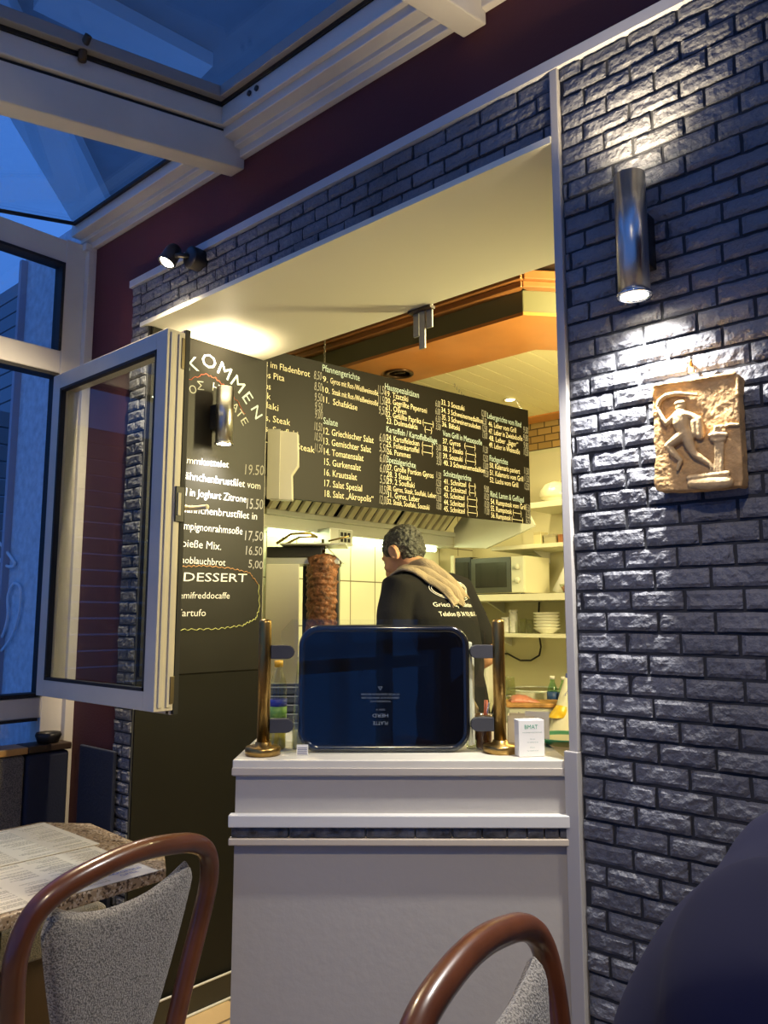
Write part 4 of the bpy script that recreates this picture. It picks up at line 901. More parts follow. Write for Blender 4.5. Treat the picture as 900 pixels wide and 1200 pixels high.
for i, px in enumerate((646, 659)):
    q = onY(px, 830, 2.42); t = thing('water_bottle', ('clear water bottle with blue label beside the steel bowl', 'clear water bottle farther right behind the yellow bag')[i], 'bottle', (q.x, 2.44, ZW), 0, 'water bottles on the back worktop')
    MB().lathe([(.001, 0), (.028, 0), (.031, .006), (.030, .05), (.031, .06), (.031, .14), (.028, .17), (.013, .205), (.012, .225), (.001, .225)], (0, 0, 0), 24).build('bottle_body', glass('green_water_plastic', (.62, .86, .66), 1.35, .05, .05), t)
    MB().lathe([(.0315, .10), (.0320, .10), (.0320, .155), (.0315, .155)], (0, 0, 0), 24).build('label', mat('dark_blue_label', (.02, .06, .20), .5), t)
    MB().lathe([(.001, .222), (.0135, .222), (.0135, .240), (.001, .240)], (0, 0, 0), 16).build('cap', WHITEPL, t)
ba = dep(660, 858, 4.02); bag = thing('flour_bag', 'yellow and white plastic food bag with blue lettering by the brick corner', 'bag', (ba.x, ba.y, ZW), YAW)
def bagmesh(x0, x1, z0, z1, top, off=0, n=14):
    m = MB(); 
    for s in (-1, 1):
        for j in range(n+1):
            for i in range(n+1):
                u, v = i/n, j/n
                x = (x0+(x1-x0)*u)*(1-top*v) + .055*v; z = z0+(z1-z0)*v
                e = max(0, 1-(2*u-1)**2)**.5*max(0, 1-v**3)**.7
                m.v.append((x, s*(.002+.045*e)+.006*noise.noise(Vector((x*30, z*30, s)))-off, z))
    W = n+1
    for k in range(2):
        for j in range(n):
            for i in range(n): o = k*W*W; m.f.append((o+j*W+i, o+j*W+i+1, o+(j+1)*W+i+1, o+(j+1)*W+i)); m.smooth.append(True)
    for j in range(n): 
        m.f += [(j*W, (j+1)*W, W*W+(j+1)*W, W*W+j*W), (j*W+n, (j+1)*W+n, W*W+(j+1)*W+n, W*W+j*W+n)]; m.smooth += [True]*2
    return m
bagmesh(-.075, .075, 0, .28, .55).build('bag_body', mat('white_bag_film', (.74, .72, .60), .3, bump=.2, bscale=20), bag)
bagmesh(-.076, .02, .07, .16, .20, .003).build('yellow_print', mat('yellow_bag_print', (.72, .48, .03), .35), bag)
tg = MB()
put_text(tg, 'Weizen', lambda u, v: Vector((.005+u*.5+.0, -.056+u*.15, .175+u*.75-v*.0))+Vector((-v*.8, 0, v*.5)), .012, .07)
put_text(tg, 'mehl', lambda u, v: Vector((.025+u*.5, -.052+u*.15, .165+u*.75))+Vector((-v*.8, 0, v*.5)), .012, .05)
tg.build('blue_lettering', mat('blue_bag_print', (.04, .07, .30), .5), bag, fix=False)
MB().box((.02, -.012, .262), (.055, -.004, .285)).build('blue_seal', mat('blue_bag_print', (0, 0, 0)), bag)
q = onY(594, 830, 2.36); jr = thing('glass_jar', 'tall clear glass jar on the back worktop beside the right brass post', 'jar', (q.x, 2.38, ZW))
MB().lathe([(.001, 0), (.04, 0), (.042, .01), (.042, .17), (.036, .2), (.036, .225), (.034, .225), (.034, .2), (.039, .168), (.039, .006), (.001, .006)], (0, 0, 0), 28).build('jar_body', BOTTLE, jr)
MB().lathe([(.043, .12), (.0435, .12), (.0435, .126), (.043, .126)], (0, 0, 0), 28).build('band', STEEL, jr)
q = onY(571, 826, 2.5); wc = thing('white_canister', 'tall white canister on the back worktop at the cook\'s right elbow', 'canister', (q.x, 2.50, ZW))
MB().box((-.035, -.03, 0), (.03, .03, .285)).build('canister_body', WHITEPL, wc, bevel=.008)
MB().box((-.037, -.032, .28), (.032, .032, .30)).build('lid', mat('white_lid', (.8, .8, .74), .4), wc, bevel=.006)
cord = [onY(632, 704, 2.93), onY(631, 722, 2.93), onY(632, 745, 2.93), onY(634, 758, 2.93), onY(632, 768, 2.92), onY(622, 774, 2.92), onY(610, 774, 2.92), onY(602, 770, 2.92), onY(595, 766, 2.93), onY(589, 766, 2.935)]
cm = MB(); sm = []
for i in range(len(cord)-1):
    for k in range(4): sm.append(cord[i].lerp(cord[i+1], k/4))
cm.tube(sm, .006, 8); cor = thing('power_cord', 'black power cord looping down the back wall under the shelves', 'cord', cord[-1])
rel(cm.build('cable', BLACKPL), cor); rel(MB().box(cord[-1]-Vector((.02, .0, .02)), cord[-1]+Vector((.02, .012, .02))).build('plug', WHITEPL, bevel=.004), cor)

# range along the left wall and the gyros grill standing on it
rg = thing('cooking_range', 'stainless cooking range along the tiled wall under the hood', 'range', (-2.85, 1.7, FL))
rel(MB().box((-3.14, .70, FL), (-2.56, 2.07, .86)).build('body', STEELW, bevel=.004), rg)
rel(MB().box((-3.10, 1.35, .861), (-2.60, 2.02, .875)).build('griddle', mat('dark_griddle', (.03, .03, .03), .4, .6), bevel=.003), rg)
for i in range(2): rel(MB().box((-2.56, .74+i*.66, .08), (-2.545, 1.36+i*.66, .66)).build('door', STEEL, bevel=.003), rg)
for i in range(4): rel(MB().lathe([(.001, 0), (.022, 0), (.018, .02), (.001, .02)], (-2.56, .9+i*.3, .76), 16, Matrix.Rotation(PI/2, 4, 'Y')).build('knob', BLACKPL), rg)
g0 = dep(377, 760, 3.85); gy = thing('gyros_grill', 'upright gyros grill with pale side shields under the hood', 'grill', (g0.x, g0.y, .876), YAW)
gz = .876
def gbx(mb, x0, x1, y0, y1, z0, z1): mb.box((x0, y0, z0-gz), (x1, y1, z1-gz))
m = MB(); gbx(m, -.27, .085, -.10, .16, .876, .93); m.build('drip_base', STEELW, gy, bevel=.004)
m = MB(); gbx(m, -.105, .078, .085, .16, .93, 1.60); m.build('burner_housing', mat('sooty_burner', (.025, .022, .018), .6), gy, bevel=.003)
m = MB()
for i in range(4): gbx(m, -.07, .06, .080, .0845, .98+i*.15, 1.10+i*.15)
m.build('burner_mesh', mat('dark_burner_mesh', (.06, .03, .02), .7, bump=.8, bscale=200), gy)
m = MB(); gbx(m, -.268, -.108, -.06, -.045, .90, 1.600); m.build('side_shield', mat('pale_brushed_shield', (.90, .90, .78), .5), gy, bevel=.004)
m = MB(); gbx(m, .068, .082, -.02, .085, .93, 1.585); m.build('side_shield', mat('dark_shield_edge', (.08, .08, .07), .4, .5), gy, bevel=.002)
m = MB(); gbx(m, -.272, .085, -.04, .16, 1.600, 1.632); m.build('lip', STEELW, gy, bevel=.003)
m = MB(); gbx(m, -.268, .0, -.045, .15, 1.633, 1.685); m.build('cavity_cover', mat('dark_cavity_shade', (.03, .03, .025), .5), gy, bevel=.004)  # solid dark block, its colour stands in for shade inside an open cavity
m = MB(); m.add([(x, y, z-gz) for x, y, z in ((.02, -.06, 1.69), (.10, -.04, 1.612), (.10, .16, 1.612), (.02, .16, 1.69), (.02, -.06, 1.684), (.10, -.04, 1.606), (.10, .16, 1.606), (.02, .16, 1.684))], [(0, 1, 2, 3), (7, 6, 5, 4), (0, 4, 5, 1), (1, 5, 6, 2), (2, 6, 7, 3), (3, 7, 4, 0)]); m.build('wing_plate', STEELW, gy)
m = MB(); gbx(m, -.20, .12, -.10, .14, 1.690, 1.697); m.build('top_plate', STEELW, gy, bevel=.002)
m = MB(); m.tube([(0, 0, .93-gz), (0, 0, 1.725-gz)], .007, 12); m.tube([(0, 0, 1.66-gz), (0, 0, 1.70-gz)], .013, 12); m.build('spit', CHROME, gy)
m = MB(); m.tube([(-.22, -.05, 1.70-gz), (-.15, -.06, 1.745-gz), (-.06, -.05, 1.75-gz), (-.03, 0, 1.735-gz)], .007, 8); m.tube([(-.19, .02, 1.70-gz), (-.12, .01, 1.735-gz), (-.04, .02, 1.74-gz)], .006, 8); m.tube([(.03, -.04, 1.712-gz), (.13, -.05, 1.735-gz)], .004, 8); m.build('gas_pipe', mat('brass_gas_pipe', (.35, .26, .10), .4, .8), gy)
# layered meat
mt_ = MB(); nz, na = 200, 72
for j in range(nz+1):
    v = j/nz; z = .955+v*.70
    r = .066+.012*v
    if v > .965: r *= max(.25, 1-((v-.965)/.035)**2*.75)
    for k in range(na):
        an = 2*PI*k/na; P = Vector((math.cos(an)*3.2, math.sin(an)*3.2, z*26))
        lay = noise.noise(Vector((math.cos(an)*1.6, math.sin(an)*1.6, z*62)))
        n2 = noise.noise(P*1.7)
        rr = r*(1+.13*lay+.10*n2+.05*noise.noise(P*4))
        mt_.v.append((rr*math.cos(an), rr*math.sin(an), z-gz))
for j in range(nz):
    for k in range(na): k2 = (k+1) % na; mt_.f.append((j*na+k, j*na+k2, (j+1)*na+k2, (j+1)*na+k)); mt_.smooth.append(True)
mt_.f += [tuple(range(na-1, -1, -1)), tuple(range(nz*na, nz*na+na))]; mt_.smooth += [False]*2
mt_.build('meat_cone', mat('roasted_meat', (.25, .105, .05), .42, bump=.8, bscale=90, var=.75, vscale=45, coat=.15), gy)

# =================================================================== DINING FURNITURE
def woolly(name, base, dark, scale):
    m = bpy.data.materials.new(name); m.use_nodes = True; nt = m.node_tree; b = nt.nodes['Principled BSDF']; b.inputs['Roughness'].default_value = .95; b.inputs['Sheen Weight'].default_value = .3
    tc = nt.nodes.new('ShaderNodeTexCoord'); v = nt.nodes.new('ShaderNodeTexNoise'); v.inputs['Scale'].default_value = scale; v.inputs['Detail'].default_value = 3
    r = nt.nodes.new('ShaderNodeValToRGB'); r.color_ramp.elements[0].color = (*dark, 1); r.color_ramp.elements[1].color = (*base, 1); r.color_ramp.elements[0].position = .38; r.color_ramp.elements[1].position = .58
    bp = nt.nodes.new('ShaderNodeBump'); bp.inputs['Strength'].default_value = .9; bp.inputs['Distance'].default_value = .004
    nt.links.new(tc.outputs['Object'], v.inputs['Vector']); nt.links.new(v.outputs['Fac'], r.inputs['Fac']); nt.links.new(r.outputs['Color'], b.inputs['Base Color'])
    nt.links.new(v.outputs['Fac'], bp.inputs['Height']); nt.links.new(bp.outputs['Normal'], b.inputs['Normal'])
    MATS[name] = m; return m
GWOOL = woolly('grey_wool_upholstery', (.27, .255, .23), (.08, .075, .07), 330)
def smooth_path(pts, n=8):
    P = [Vector(p) for p in pts]; out = []
    for i in range(len(P)-1):
        a, b, c, d = P[max(0, i-1)], P[i], P[i+1], P[min(len(P)-1, i+2)]
        for k in range(n):
            t = k/n; out.append(.5*((2*b)+(c-a)*t+(2*a-5*b+4*c-d)*t*t+(3*b-a-3*c+d)*t**3))
    out.append(P[-1]); return out
def make_chair(label, loc, rz):
    t = thing('dining_chair', label, 'chair', loc, rz, 'bentwood dining chairs with grey wool backs')
    half = [(.150, .01, .40), (.160, 0, .52), (.182, -.022, .68), (.205, -.045, .82), (.208, -.056, .885), (.190, -.064, .932), (.145, -.070, .960), (.07, -.074, .975), (0, -.075, .980)]
    path = smooth_path(half+[(-x, y, z) for x, y, z in half[-2::-1]], 7)
    MB().tube(path, .0185, 16).build('back_frame', MAHOG, t)
    # padded back: scooped top edge, tapering downwards
    nx, nz = 40, 40; pm = MB()
    def W(v): return .055+.116*v**.85+.006*math.sin(v*PI)
    for s in (1, -1):
        for j in range(nz+1):
            for i in range(nx+1):
                u, v = i/nx*2-1, j/nz
                top = .892+.050*abs(u)**2.2-.026*max(0, abs(u)-.86)/.14
                z = .56+(top-.56)*v; x = u*W(v)*(1-.12*max(0, v-.93)/.07*abs(u)**8)
                yb = -.052*(z-.45)/.5-.004
                e = (max(0, 1-abs(u)**7)*max(0, 1-(2*v-1)**10))**.5
                nn = noise.noise(Vector((x*260, z*260, s*5)))*.0014
                pm.v.append((x, yb+s*(.020*e+nn*e), z))
    Wd = nx+1
    for k in range(2):
        for j in range(nz):
            for i in range(nx): o = k*Wd*Wd; pm.f.append((o+j*Wd+i, o+j*Wd+i+1, o+(j+1)*Wd+i+1, o+(j+1)*Wd+i)); pm.smooth.append(True)
    rim = list(range(nx+1))+[j*Wd+nx for j in range(1, nz+1)]+[nz*Wd+i for i in range(nx-1, -1, -1)]+[j*Wd for j in range(nz-1, 0, -1)]
    for q in range(len(rim)): a, b = rim[q], rim[(q+1) % len(rim)]; pm.f.append((a, b, b+Wd*Wd, a+Wd*Wd)); pm.smooth.append(True)
    pm.build('backrest', GWOOL, t)
    sr = MB(); poly = [(-.165, .0), (.165, .0), (.205, .38), (.17, .41), (-.17, .41), (-.205, .38)]
    sr.prism(poly, .40, .44); sr.build('seat_frame', MAHOG, t, bevel=.008)
    sc = MB(); sc.prism([(x*.95, .012+y*.95) for x, y in poly], .44, .48); sc.build('seat', GWOOL, t, bevel=.018, seg=4)
    for sx in (-1, 1):
        MB().tube(smooth_path([(sx*.175, .375, .41), (sx*.180, .385, .22), (sx*.186, .40, 0)], 5), [.019]*6+[.018, .017, .016, .015, .014], 12).build('leg', MAHOG, t)
        MB().tube(smooth_path([(sx*.150, .012, .42), (sx*.158, -.01, .22), (sx*.172, -.06, 0)], 5), [.0185]*6+[.018, .017, .016, .016, .015], 12).build('leg', MAHOG, t)
    MB().tube([(a*.15, .19+.165*b, .26) for a, b in [(math.cos(2*PI*k/28), math.sin(2*PI*k/28)) for k in range(28)]], .009, 8, closed=True).build('stretcher', MAHOG, t)
    return t
ch1 = make_chair('dark bentwood dining chair with grey padded back pulled up to the speckled table', (-1.358, -.728, FL), R(101))
ch2 = copy_tree(ch1); ch2.location = (-.535, -.635, FL); ch2.rotation_euler.z = R(-80)
ch2['label'] = 'reddish bentwood dining chair with grey woolly back that the seated guest sits on'

# speckled table with paper menus
tb = thing('dining_table', 'small dining table with speckled brown top and cut corners by the window bench', 'table', (-2.13, -.62, FL))
poly = [(-2.475, -.318), (-2.345, -.222), (-1.90, -.250), (-1.797, -.312), (-1.752, -1.0), (-1.81, -1.06), (-2.42, -1.06), (-2.48, -1.0)]
SPECK = bpy.data.materials.new('speckled_laminate'); SPECK.use_nodes = True
nt = SPECK.node_tree; b = nt.nodes['Principled BSDF']; b.inputs['Roughness'].default_value = .35
tc = nt.nodes.new('ShaderNodeTexCoord'); v = nt.nodes.new('ShaderNodeTexVoronoi'); v.inputs['Scale'].default_value = 190; r = nt.nodes.new('ShaderNodeValToRGB')
sx_ = nt.nodes.new('ShaderNodeSeparateColor'); nt.links.new(tc.outputs['Object'], v.inputs['Vector']); nt.links.new(v.outputs['Color'], sx_.inputs[0]); nt.links.new(sx_.outputs[0], r.inputs['Fac']); nt.links.new(r.outputs['Color'], b.inputs['Base Color'])
r.color_ramp.interpolation = 'CONSTANT'; r.color_ramp.elements[0].color = (.10, .06, .03, 1); r.color_ramp.elements[1].position = .25; r.color_ramp.elements[1].color = (.34, .24, .14, 1)
e_ = r.color_ramp.elements.new(.75); e_.color = (.52, .42, .30, 1)
rel(MB().prism(poly, .690, .720).build('tabletop', SPECK, bevel=.004), tb)
rel(MB().tube([(-2.1, -.62, FL+.02), (-2.1, -.62, .69)], .035, 20).build('pedestal', BLACKPL), tb)
ftb = MB()
for k in range(4):
    a = PI/4+k*PI/2; ftb.tube([(-2.1, -.62, FL+.05), (-2.1+.28*math.cos(a), -.62+.28*math.sin(a), FL+.016)], .016, 10)
rel(ftb.build('foot', BLACKPL), tb)
SHEET = mat('newsprint_menu_paper', (.66, .62, .52), .85)
PRINT = mat('grey_menu_print', (.36, .34, .29), .9)
def menu_sheet(label, x0, x1, y0, y1, rz, stamp=False):
    t = thing('paper_menu', label, 'menu', ((x0+x1)/2, (y0+y1)/2, .7206), R(rz), 'paper menus on the table')
    wx, wy = (x1-x0)/2, (y1-y0)/2
    MB().box((-wx, -wy, 0), (wx, wy, .0012)).build('paper', SHEET, t)
    pm = MB(); rnd = random.Random(5 if stamp else 3)
    # columns of tiny printed lines, reading across the sheet
    ncol = 5
    for c in range(ncol):
        ya = -wy+.012+c*(2*wy-.02)/ncol; yb_ = ya+(2*wy-.02)/ncol-.012
        x = -wx+.012
        while x < wx-.014:
            if stamp and x > wx-.075 and c == ncol-1: break
            if rnd.random() < .74:
                ln = (yb_-ya)*rnd.uniform(.55, 1); yy = yb_
                while yy > yb_-ln:
                    wd = rnd.uniform(.004, .012); pm.box((x, max(yb_-ln, yy-wd), .0012), (x+.0026, yy, .0015)); yy -= wd+.002
            x += .0058 if rnd.random() < .9 else .012
    pm.build('print', PRINT, t)
    if stamp:
        tg = MB(); k = .0016
        put_text(tg, 'AKROPOLIS', lambda u, v: Vector((wx-.050-v, wy-.105+u, k)), .014, .090)
        put_text(tg, 'GRILL', lambda u, v: Vector((wx-.028-v, wy-.085+u, k)), .012, .050)
        tg.build('blue_heading', mat('blue_menu_heading', (.12, .16, .42), .7), t, fix=False)
    return t
menu_sheet('printed paper menu on the table edge nearest the window', -2.452, -2.116, -.83, -.318, 0)
menu_sheet('printed paper menu with blue heading behind the near chair back', -2.106, -1.788, -.85, -.340, 0, True)

# corner bench under the windows
bn = thing('corner_bench', 'upholstered corner bench with wooden rail under the left windows', 'bench', (-2.88, -.6, FL))
GB = woolly('grey_bench_fabric', (.17, .15, .13), (.06, .055, .05), 260)
NAVY = mat('navy_bench_fabric', (.012, .016, .034), .85, bump=.2, bscale=160)
rel(MB().box((-2.94, -1.8, .40), (-2.855, -.205, .862)).build('back_cushion', GB, bevel=.012, seg=3), bn)
rel(MB().box((-2.94, -.20, .40), (-2.850, -.045, .862)).build('corner_cushion', NAVY, bevel=.012, seg=3), bn)
rel(MB().box((-2.955, -1.85, .866), (-2.845, -.20, .890)).build('top_rail', mat('honey_wood_rail', (.46, .24, .075), .4, var=.15, vscale=6), bevel=.004), bn)
rel(MB().box((-2.955, -.199, .866), (-2.845, -.04, .890)).build('top_rail', DARKW, bevel=.004), bn)
rel(MB().box((-2.80, -.034, FL), (-2.560, -.020, .885)).build('side_panel', mat('blue_grey_panel', (.020, .026, .045), .6, bump=.1, bscale=90), bevel=.004), bn)
rel(MB().box((-2.855, -1.8, .32), (-2.45, -.09, .43)).build('seat', GB, bevel=.02, seg=3), bn)
rel(MB().box((-2.95, -1.8, FL), (-2.50, -.09, .32)).build('plinth', DARKW, bevel=.004), bn)
ash = thing('small_dish', 'small dark dish standing on the dark corner of the bench rail', 'dish', (-2.90, -.105, .8905))
MB().lathe([(.001, 0), (.036, 0), (.046, .026), (.042, .036), (.034, .030), (.030, .008), (.001, .008)], (0, 0, 0), 28).build('dish', mat('dark_dish', (.012, .011, .010), .5), ash)

# white garden hose loop on the wall outside
hs_ = thing('garden_cable', 'pale cable hanging in loops on the blue outside wall', 'cable', (-3.5, -.012, 1.5))
cm = MB()
def out_pt(px, py): return onY(px, py, -.012)
l1 = smooth_path([out_pt(*q) for q in ((-6, 632), (3, 640), (12, 652), (17, 660), (14, 664), (6, 662), (-6, 650))], 5); cm.tube(l1, .007, 8)
l2 = smooth_path([out_pt(*q) for q in ((-6, 757), (3, 745), (9, 722), (9, 700), (14, 686), (20, 684), (24, 692), (22, 720), (14, 745), (2, 762), (-6, 768))], 5); cm.tube(l2, .006, 8)
rel(cm.build('loop', mat('pale_blue_cable', (.75, .80, .85), .5)), hs_)

# =================================================================== STONE RELIEF
def rmesh(mb, name, m, voxel, smooth=4, parent=None, disp=None, sf=.5):
    """fuse overlapping closed shapes into ONE continuous surface"""
    o = mb.build(name, m)
    r_ = o.modifiers.new('fuse', 'REMESH'); r_.mode = 'VOXEL'; r_.voxel_size = voxel; r_.use_smooth_shade = True
    s_ = o.modifiers.new('soft', 'SMOOTH'); s_.iterations = smooth; s_.factor = sf
    bpy.context.view_layer.update()
    me = bpy.data.meshes.new_from_object(o.evaluated_get(bpy.context.evaluated_depsgraph_get()))
    o.modifiers.clear(); old = o.data; o.data = me; me.name = name; bpy.data.meshes.remove(old)
    if not me.materials: me.materials.append(m)
    if disp:
        for v_ in me.vertices: v_.co += v_.normal*disp(v_.co)
    me.polygons.foreach_set('use_smooth', [True]*len(me.polygons)); me.update()
    if parent: o.parent = parent
    return o
YP = -.052
def pp(cx, cy, d=0.0):
    """a point of the relief: crop coordinates of the photograph, d = height above its face"""
    p = onY(740+cx/5.625, 420+cy/5.625, YP); p.y -= d; return p
pr0 = pp(430, 500)
pq = thing('stone_relief', 'sandy stone relief of a running torch bearer hung on the grey brick wall', 'relief', (pr0.x, -.019, pr0.z))
edge = [(140, 172), (300, 150), (420, 130), (560, 105), (650, 92), (700, 102), (714, 122), (706, 160), (704, 190), (712, 330), (716, 470), (726, 640), (735, 790), (733, 832), (718, 845), (665, 842), (640, 852), (480, 866), (330, 872), (180, 876), (160, 866), (148, 835), (150, 700), (160, 665), (158, 620), (146, 560), (150, 470), (136, 330), (140, 250)]
sl3 = MB(); fr_ = [pp(*q) for q in edge]; n = len(fr_)
sl3.add([tuple(p) for p in fr_]+[(p.x, -.020, p.z) for p in fr_], [tuple(range(n)), tuple(range(2*n-1, n-1, -1))]+[(i, n+i, n+(i+1) % n, (i+1) % n) for i in range(n)])
# upper and lower ledges and side lip belong to the slab
def bar(pts, r, d=0.0): sl3.limb([pp(*q, d) for q in pts], [r]*len(pts), 10)
bar([(160, 182), (420, 145), (680, 102)], .0042, .001); bar([(700, 120), (708, 240)], .003, .001); bar([(150, 190), (145, 250)], .003, .001)
STONE = mat('sandy_relief_stone', (.56, .34, .13), .75, bump=.35, bscale=120, var=.25, vscale=30)
rel(rmesh(sl3, 'slab', STONE, .0019, 3, disp=lambda c: .0012*noise.noise(c*70)+.0007*noise.noise(c*190)), pq)
fg = MB()
def lm(pts, rs, d): fg.limb([pp(*q, d+.0015) for q in pts], [r*.000286*1.22 for r in rs], 12)
fg.ball(pp(330, 322, .004), (.0105, .0075, .0105), 14)                       # head
fg.ball(pp(326, 300, .005), (.0115, .007, .006), 12)
lm([(335, 350), (335, 372)], [17, 18], .004)
lm([(330, 385), (335, 430), (350, 480), (362, 505)], [44, 46, 36, 38], .002)  # torso
lm([(300, 388), (268, 412), (240, 436)], [21, 18, 15], .005); lm([(240, 436), (212, 400), (188, 352)], [15, 13, 11], .005)
fg.ball(pp(183, 335, .005), .0045, 10)
lm([(180, 318), (196, 278), (232, 250), (290, 236), (350, 236), (440, 244)], [12, 14, 14, 13, 11, 6], .003)  # curved torch
lm([(365, 372), (415, 388), (445, 405)], [20, 18, 17], .004); lm([(445, 405), (455, 455), (460, 515)], [22, 24, 22], .003); lm([(425, 420), (430, 500)], [30, 26], .001)
lm([(358, 500), (300, 545), (248, 580)], [32, 27, 19], .005); lm([(248, 580), (285, 625), (332, 672)], [19, 19, 12], .005); lm([(335, 675), (322, 705), (312, 735)], [12, 12, 9], .005)
lm([(370, 515), (392, 575), (418, 628)], [32, 27, 19], .003); lm([(418, 628), (468, 662), (525, 698)], [19, 18, 12], .003); lm([(525, 698), (538, 725), (530, 748)], [12, 12, 9], .003)
for x in (566, 584, 602): lm([(x, 560), (x-2, 650), (x-6, 745)], [13, 10, 14], .002)
lm([(528, 512), (576, 505), (628, 508)], [14, 18, 14], .004); lm([(540, 535), (576, 545), (615, 535)], [14, 17, 14], .003)
lm([(560, 490), (570, 455), (590, 450)], [15, 18, 8], .003); lm([(580, 480), (610, 445)], [11, 6], .003); lm([(612, 455), (650, 438), (706, 440)], [8, 9, 9], .001)
lm([(385, 790), (500, 780), (635, 762)], [16, 20, 18], .002); lm([(400, 825), (520, 825), (640, 815)], [24, 36, 30], .0005)
rel(rmesh(fg, 'carved_figure', mat('pale_carved_stone', (.62, .43, .20), .7, bump=.25, bscale=140, var=.15, vscale=40), .0013, 3), pq)
tg = MB(); A = pp(440, 268, .0030); B = pp(690, 240, .0030); d = (B-A); wd = d.length; d.normalize()
put_text(tg, 'ΛΑΜΠΑΔΡΟΜΟΣ', lambda u, v: A+d*u+Vector((0, 0, v)), .0042, wd)
tg.build('incised_letters', mat('brown_incision', (.20, .10, .04), .9), fix=False); rel(bpy.data.objects['incised_letters'], pq)
hkp = MB(); hp = onY(811, 430, -.025); hkp.tube([(hp.x, -.005, hp.z+.004), (hp.x, -.03, hp.z+.004), (hp.x, -.034, hp.z+.012)], .003, 8)
hkp.box((hp.x-.006, -.030, hp.z-.012), (hp.x+.004, -.022, hp.z+.004)); rel(hkp.build('hook', mat('orange_hook', (.55, .28, .06), .4)), pq)

# =================================================================== PEOPLE
SKIN = mat('skin', (.50, .27, .16), .5, var=.06, vscale=20)
def hand(mb, wrist, fwd, palm_n, s=1.0, curl=.6, side=1):
    """palm, four unequal bent fingers and a thumb leaving the side of the palm"""
    f = Vector(fwd).normalized(); nrm = Vector(palm_n); nrm = (nrm-f*nrm.dot(f)).normalized(); sd = f.cross(nrm)*side
    w_ = Vector(wrist)
    mb.loft([(w_-f*.01, sd*.025*s, nrm*.018*s), (w_+f*.02*s, sd*.032*s, nrm*.017*s), (w_+f*.06*s, sd*.042*s, nrm*.015*s), (w_+f*.09*s, sd*.041*s, nrm*.012*s), (w_+f*.098*s, sd*.034*s, nrm*.008*s)], 14)
    for i, (o, l) in enumerate(((-.031, .078), (-.010, .088), (.011, .082), (.031, .064))):
        b = w_+f*.088*s+sd*o*s; a1, a2, a3 = curl*.5, curl*1.2, curl*1.9
        d1 = f*math.cos(a1)+nrm*math.sin(a1); d2 = f*math.cos(a2)+nrm*math.sin(a2); d3 = f*math.cos(a3)+nrm*math.sin(a3)
        p1 = b+d1*l*.45*s; p2 = p1+d2*l*.32*s; p3 = p2+d3*l*.23*s
        mb.limb([b-f*.015, b, p1, p2, p3], [.0098*s, .0096*s, .0088*s, .0080*s, .0068*s], 10)
    b = w_+f*.025*s-sd*.028*s; d1 = (f*.6-sd*.7+nrm*.35).normalized(); d2 = (f*.85-sd*.25+nrm*.45).normalized()
    mb.limb([b, b+d1*.040*s, b+d1*.040*s+d2*.032*s, b+d1*.040*s+d2*.052*s], [.0135*s, .0115*s, .0100*s, .0082*s], 10)
def head_shapes(mb, c, M3, s=1.0):
    """skull, jaw, nose, lips, brow, ears; M3 turns local (x right, y face forward, z up)"""
    M = M3.to_4x4(); c = Vector(c)
    def W(x, y, z): return c+M3 @ Vector((x*s, y*s, z*s))
    mb.ball(W(0, -.012, .028), (.076*s, .096*s, .088*s), 24, M)
    mb.loft([(W(0, .035, .02), M3 @ Vector((.062*s, 0, 0)), M3 @ Vector((0, .052*s, 0))), (W(0, .038, -.03), M3 @ Vector((.058*s, 0, 0)), M3 @ Vector((0, .052*s, 0))), (W(0, .043, -.07), M3 @ Vector((.048*s, 0, 0)), M3 @ Vector((0, .047*s, 0))), (W(0, .055, -.100), M3 @ Vector((.030*s, 0, 0)), M3 @ Vector((0, .032*s, 0))), (W(0, .058, -.108), M3 @ Vector((.015*s, 0, 0)), M3 @ Vector((0, .018*s, 0)))], 20)
    mb.limb([W(0, .088, .012), W(0, .104, -.018), W(0, .110, -.034)], [.009*s, .012*s, .014*s], 10)
    for q in (-1, 1):
        mb.ball(W(q*.012, .098, -.037), .010*s, 10)
        mb.limb([W(q*.012, .084, .026), W(q*.05, .070, .024)], [.009*s, .008*s], 8)
        mb.ball(W(q*.036, .070, -.022), (.024*s, .02*s, .022*s), 12)
        mb.loft([(W(q*.070, -.012, -.005), M3 @ Vector((0, .020*s, 0)), M3 @ Vector((0, 0, .032*s))), (W(q*.082, -.018, -.003), M3 @ Vector((0, .022*s, 0)), M3 @ Vector((0, 0, .034*s))), (W(q*.089, -.022, .0), M3 @ Vector((0, .019*s, 0)), M3 @ Vector((0, 0, .030*s)))], 14)
    mb.limb([W(-.02, .094, -.062), W(0, .099, -.060), W(.02, .094, -.062)], [.006*s, .0075*s, .006*s], 8)
    mb.limb([W(-.018, .092, -.073), W(0, .097, -.074), W(.018, .092, -.073)], [.006*s, .008*s, .006*s], 8)
def eyes(root, c, M3, s=1.0):
    for q in (-1, 1):
        p = Vector(c)+M3 @ Vector((q*.032*s, .071*s, .006*s))
        e = MB().ball(p, .0125*s, 14).build('eye', mat('eye_white', (.7, .68, .62), .2), root)
        MB().ball(p+M3 @ Vector((0, .0085*s, 0)), .0058*s, 10).build('iris', mat('brown_iris', (.05, .025, .012), .2), e)
def bvh_of(o):
    bm = bmesh.new(); bm.from_mesh(o.data); t_ = BVHTree.FromBMesh(bm); bm.free(); return t_

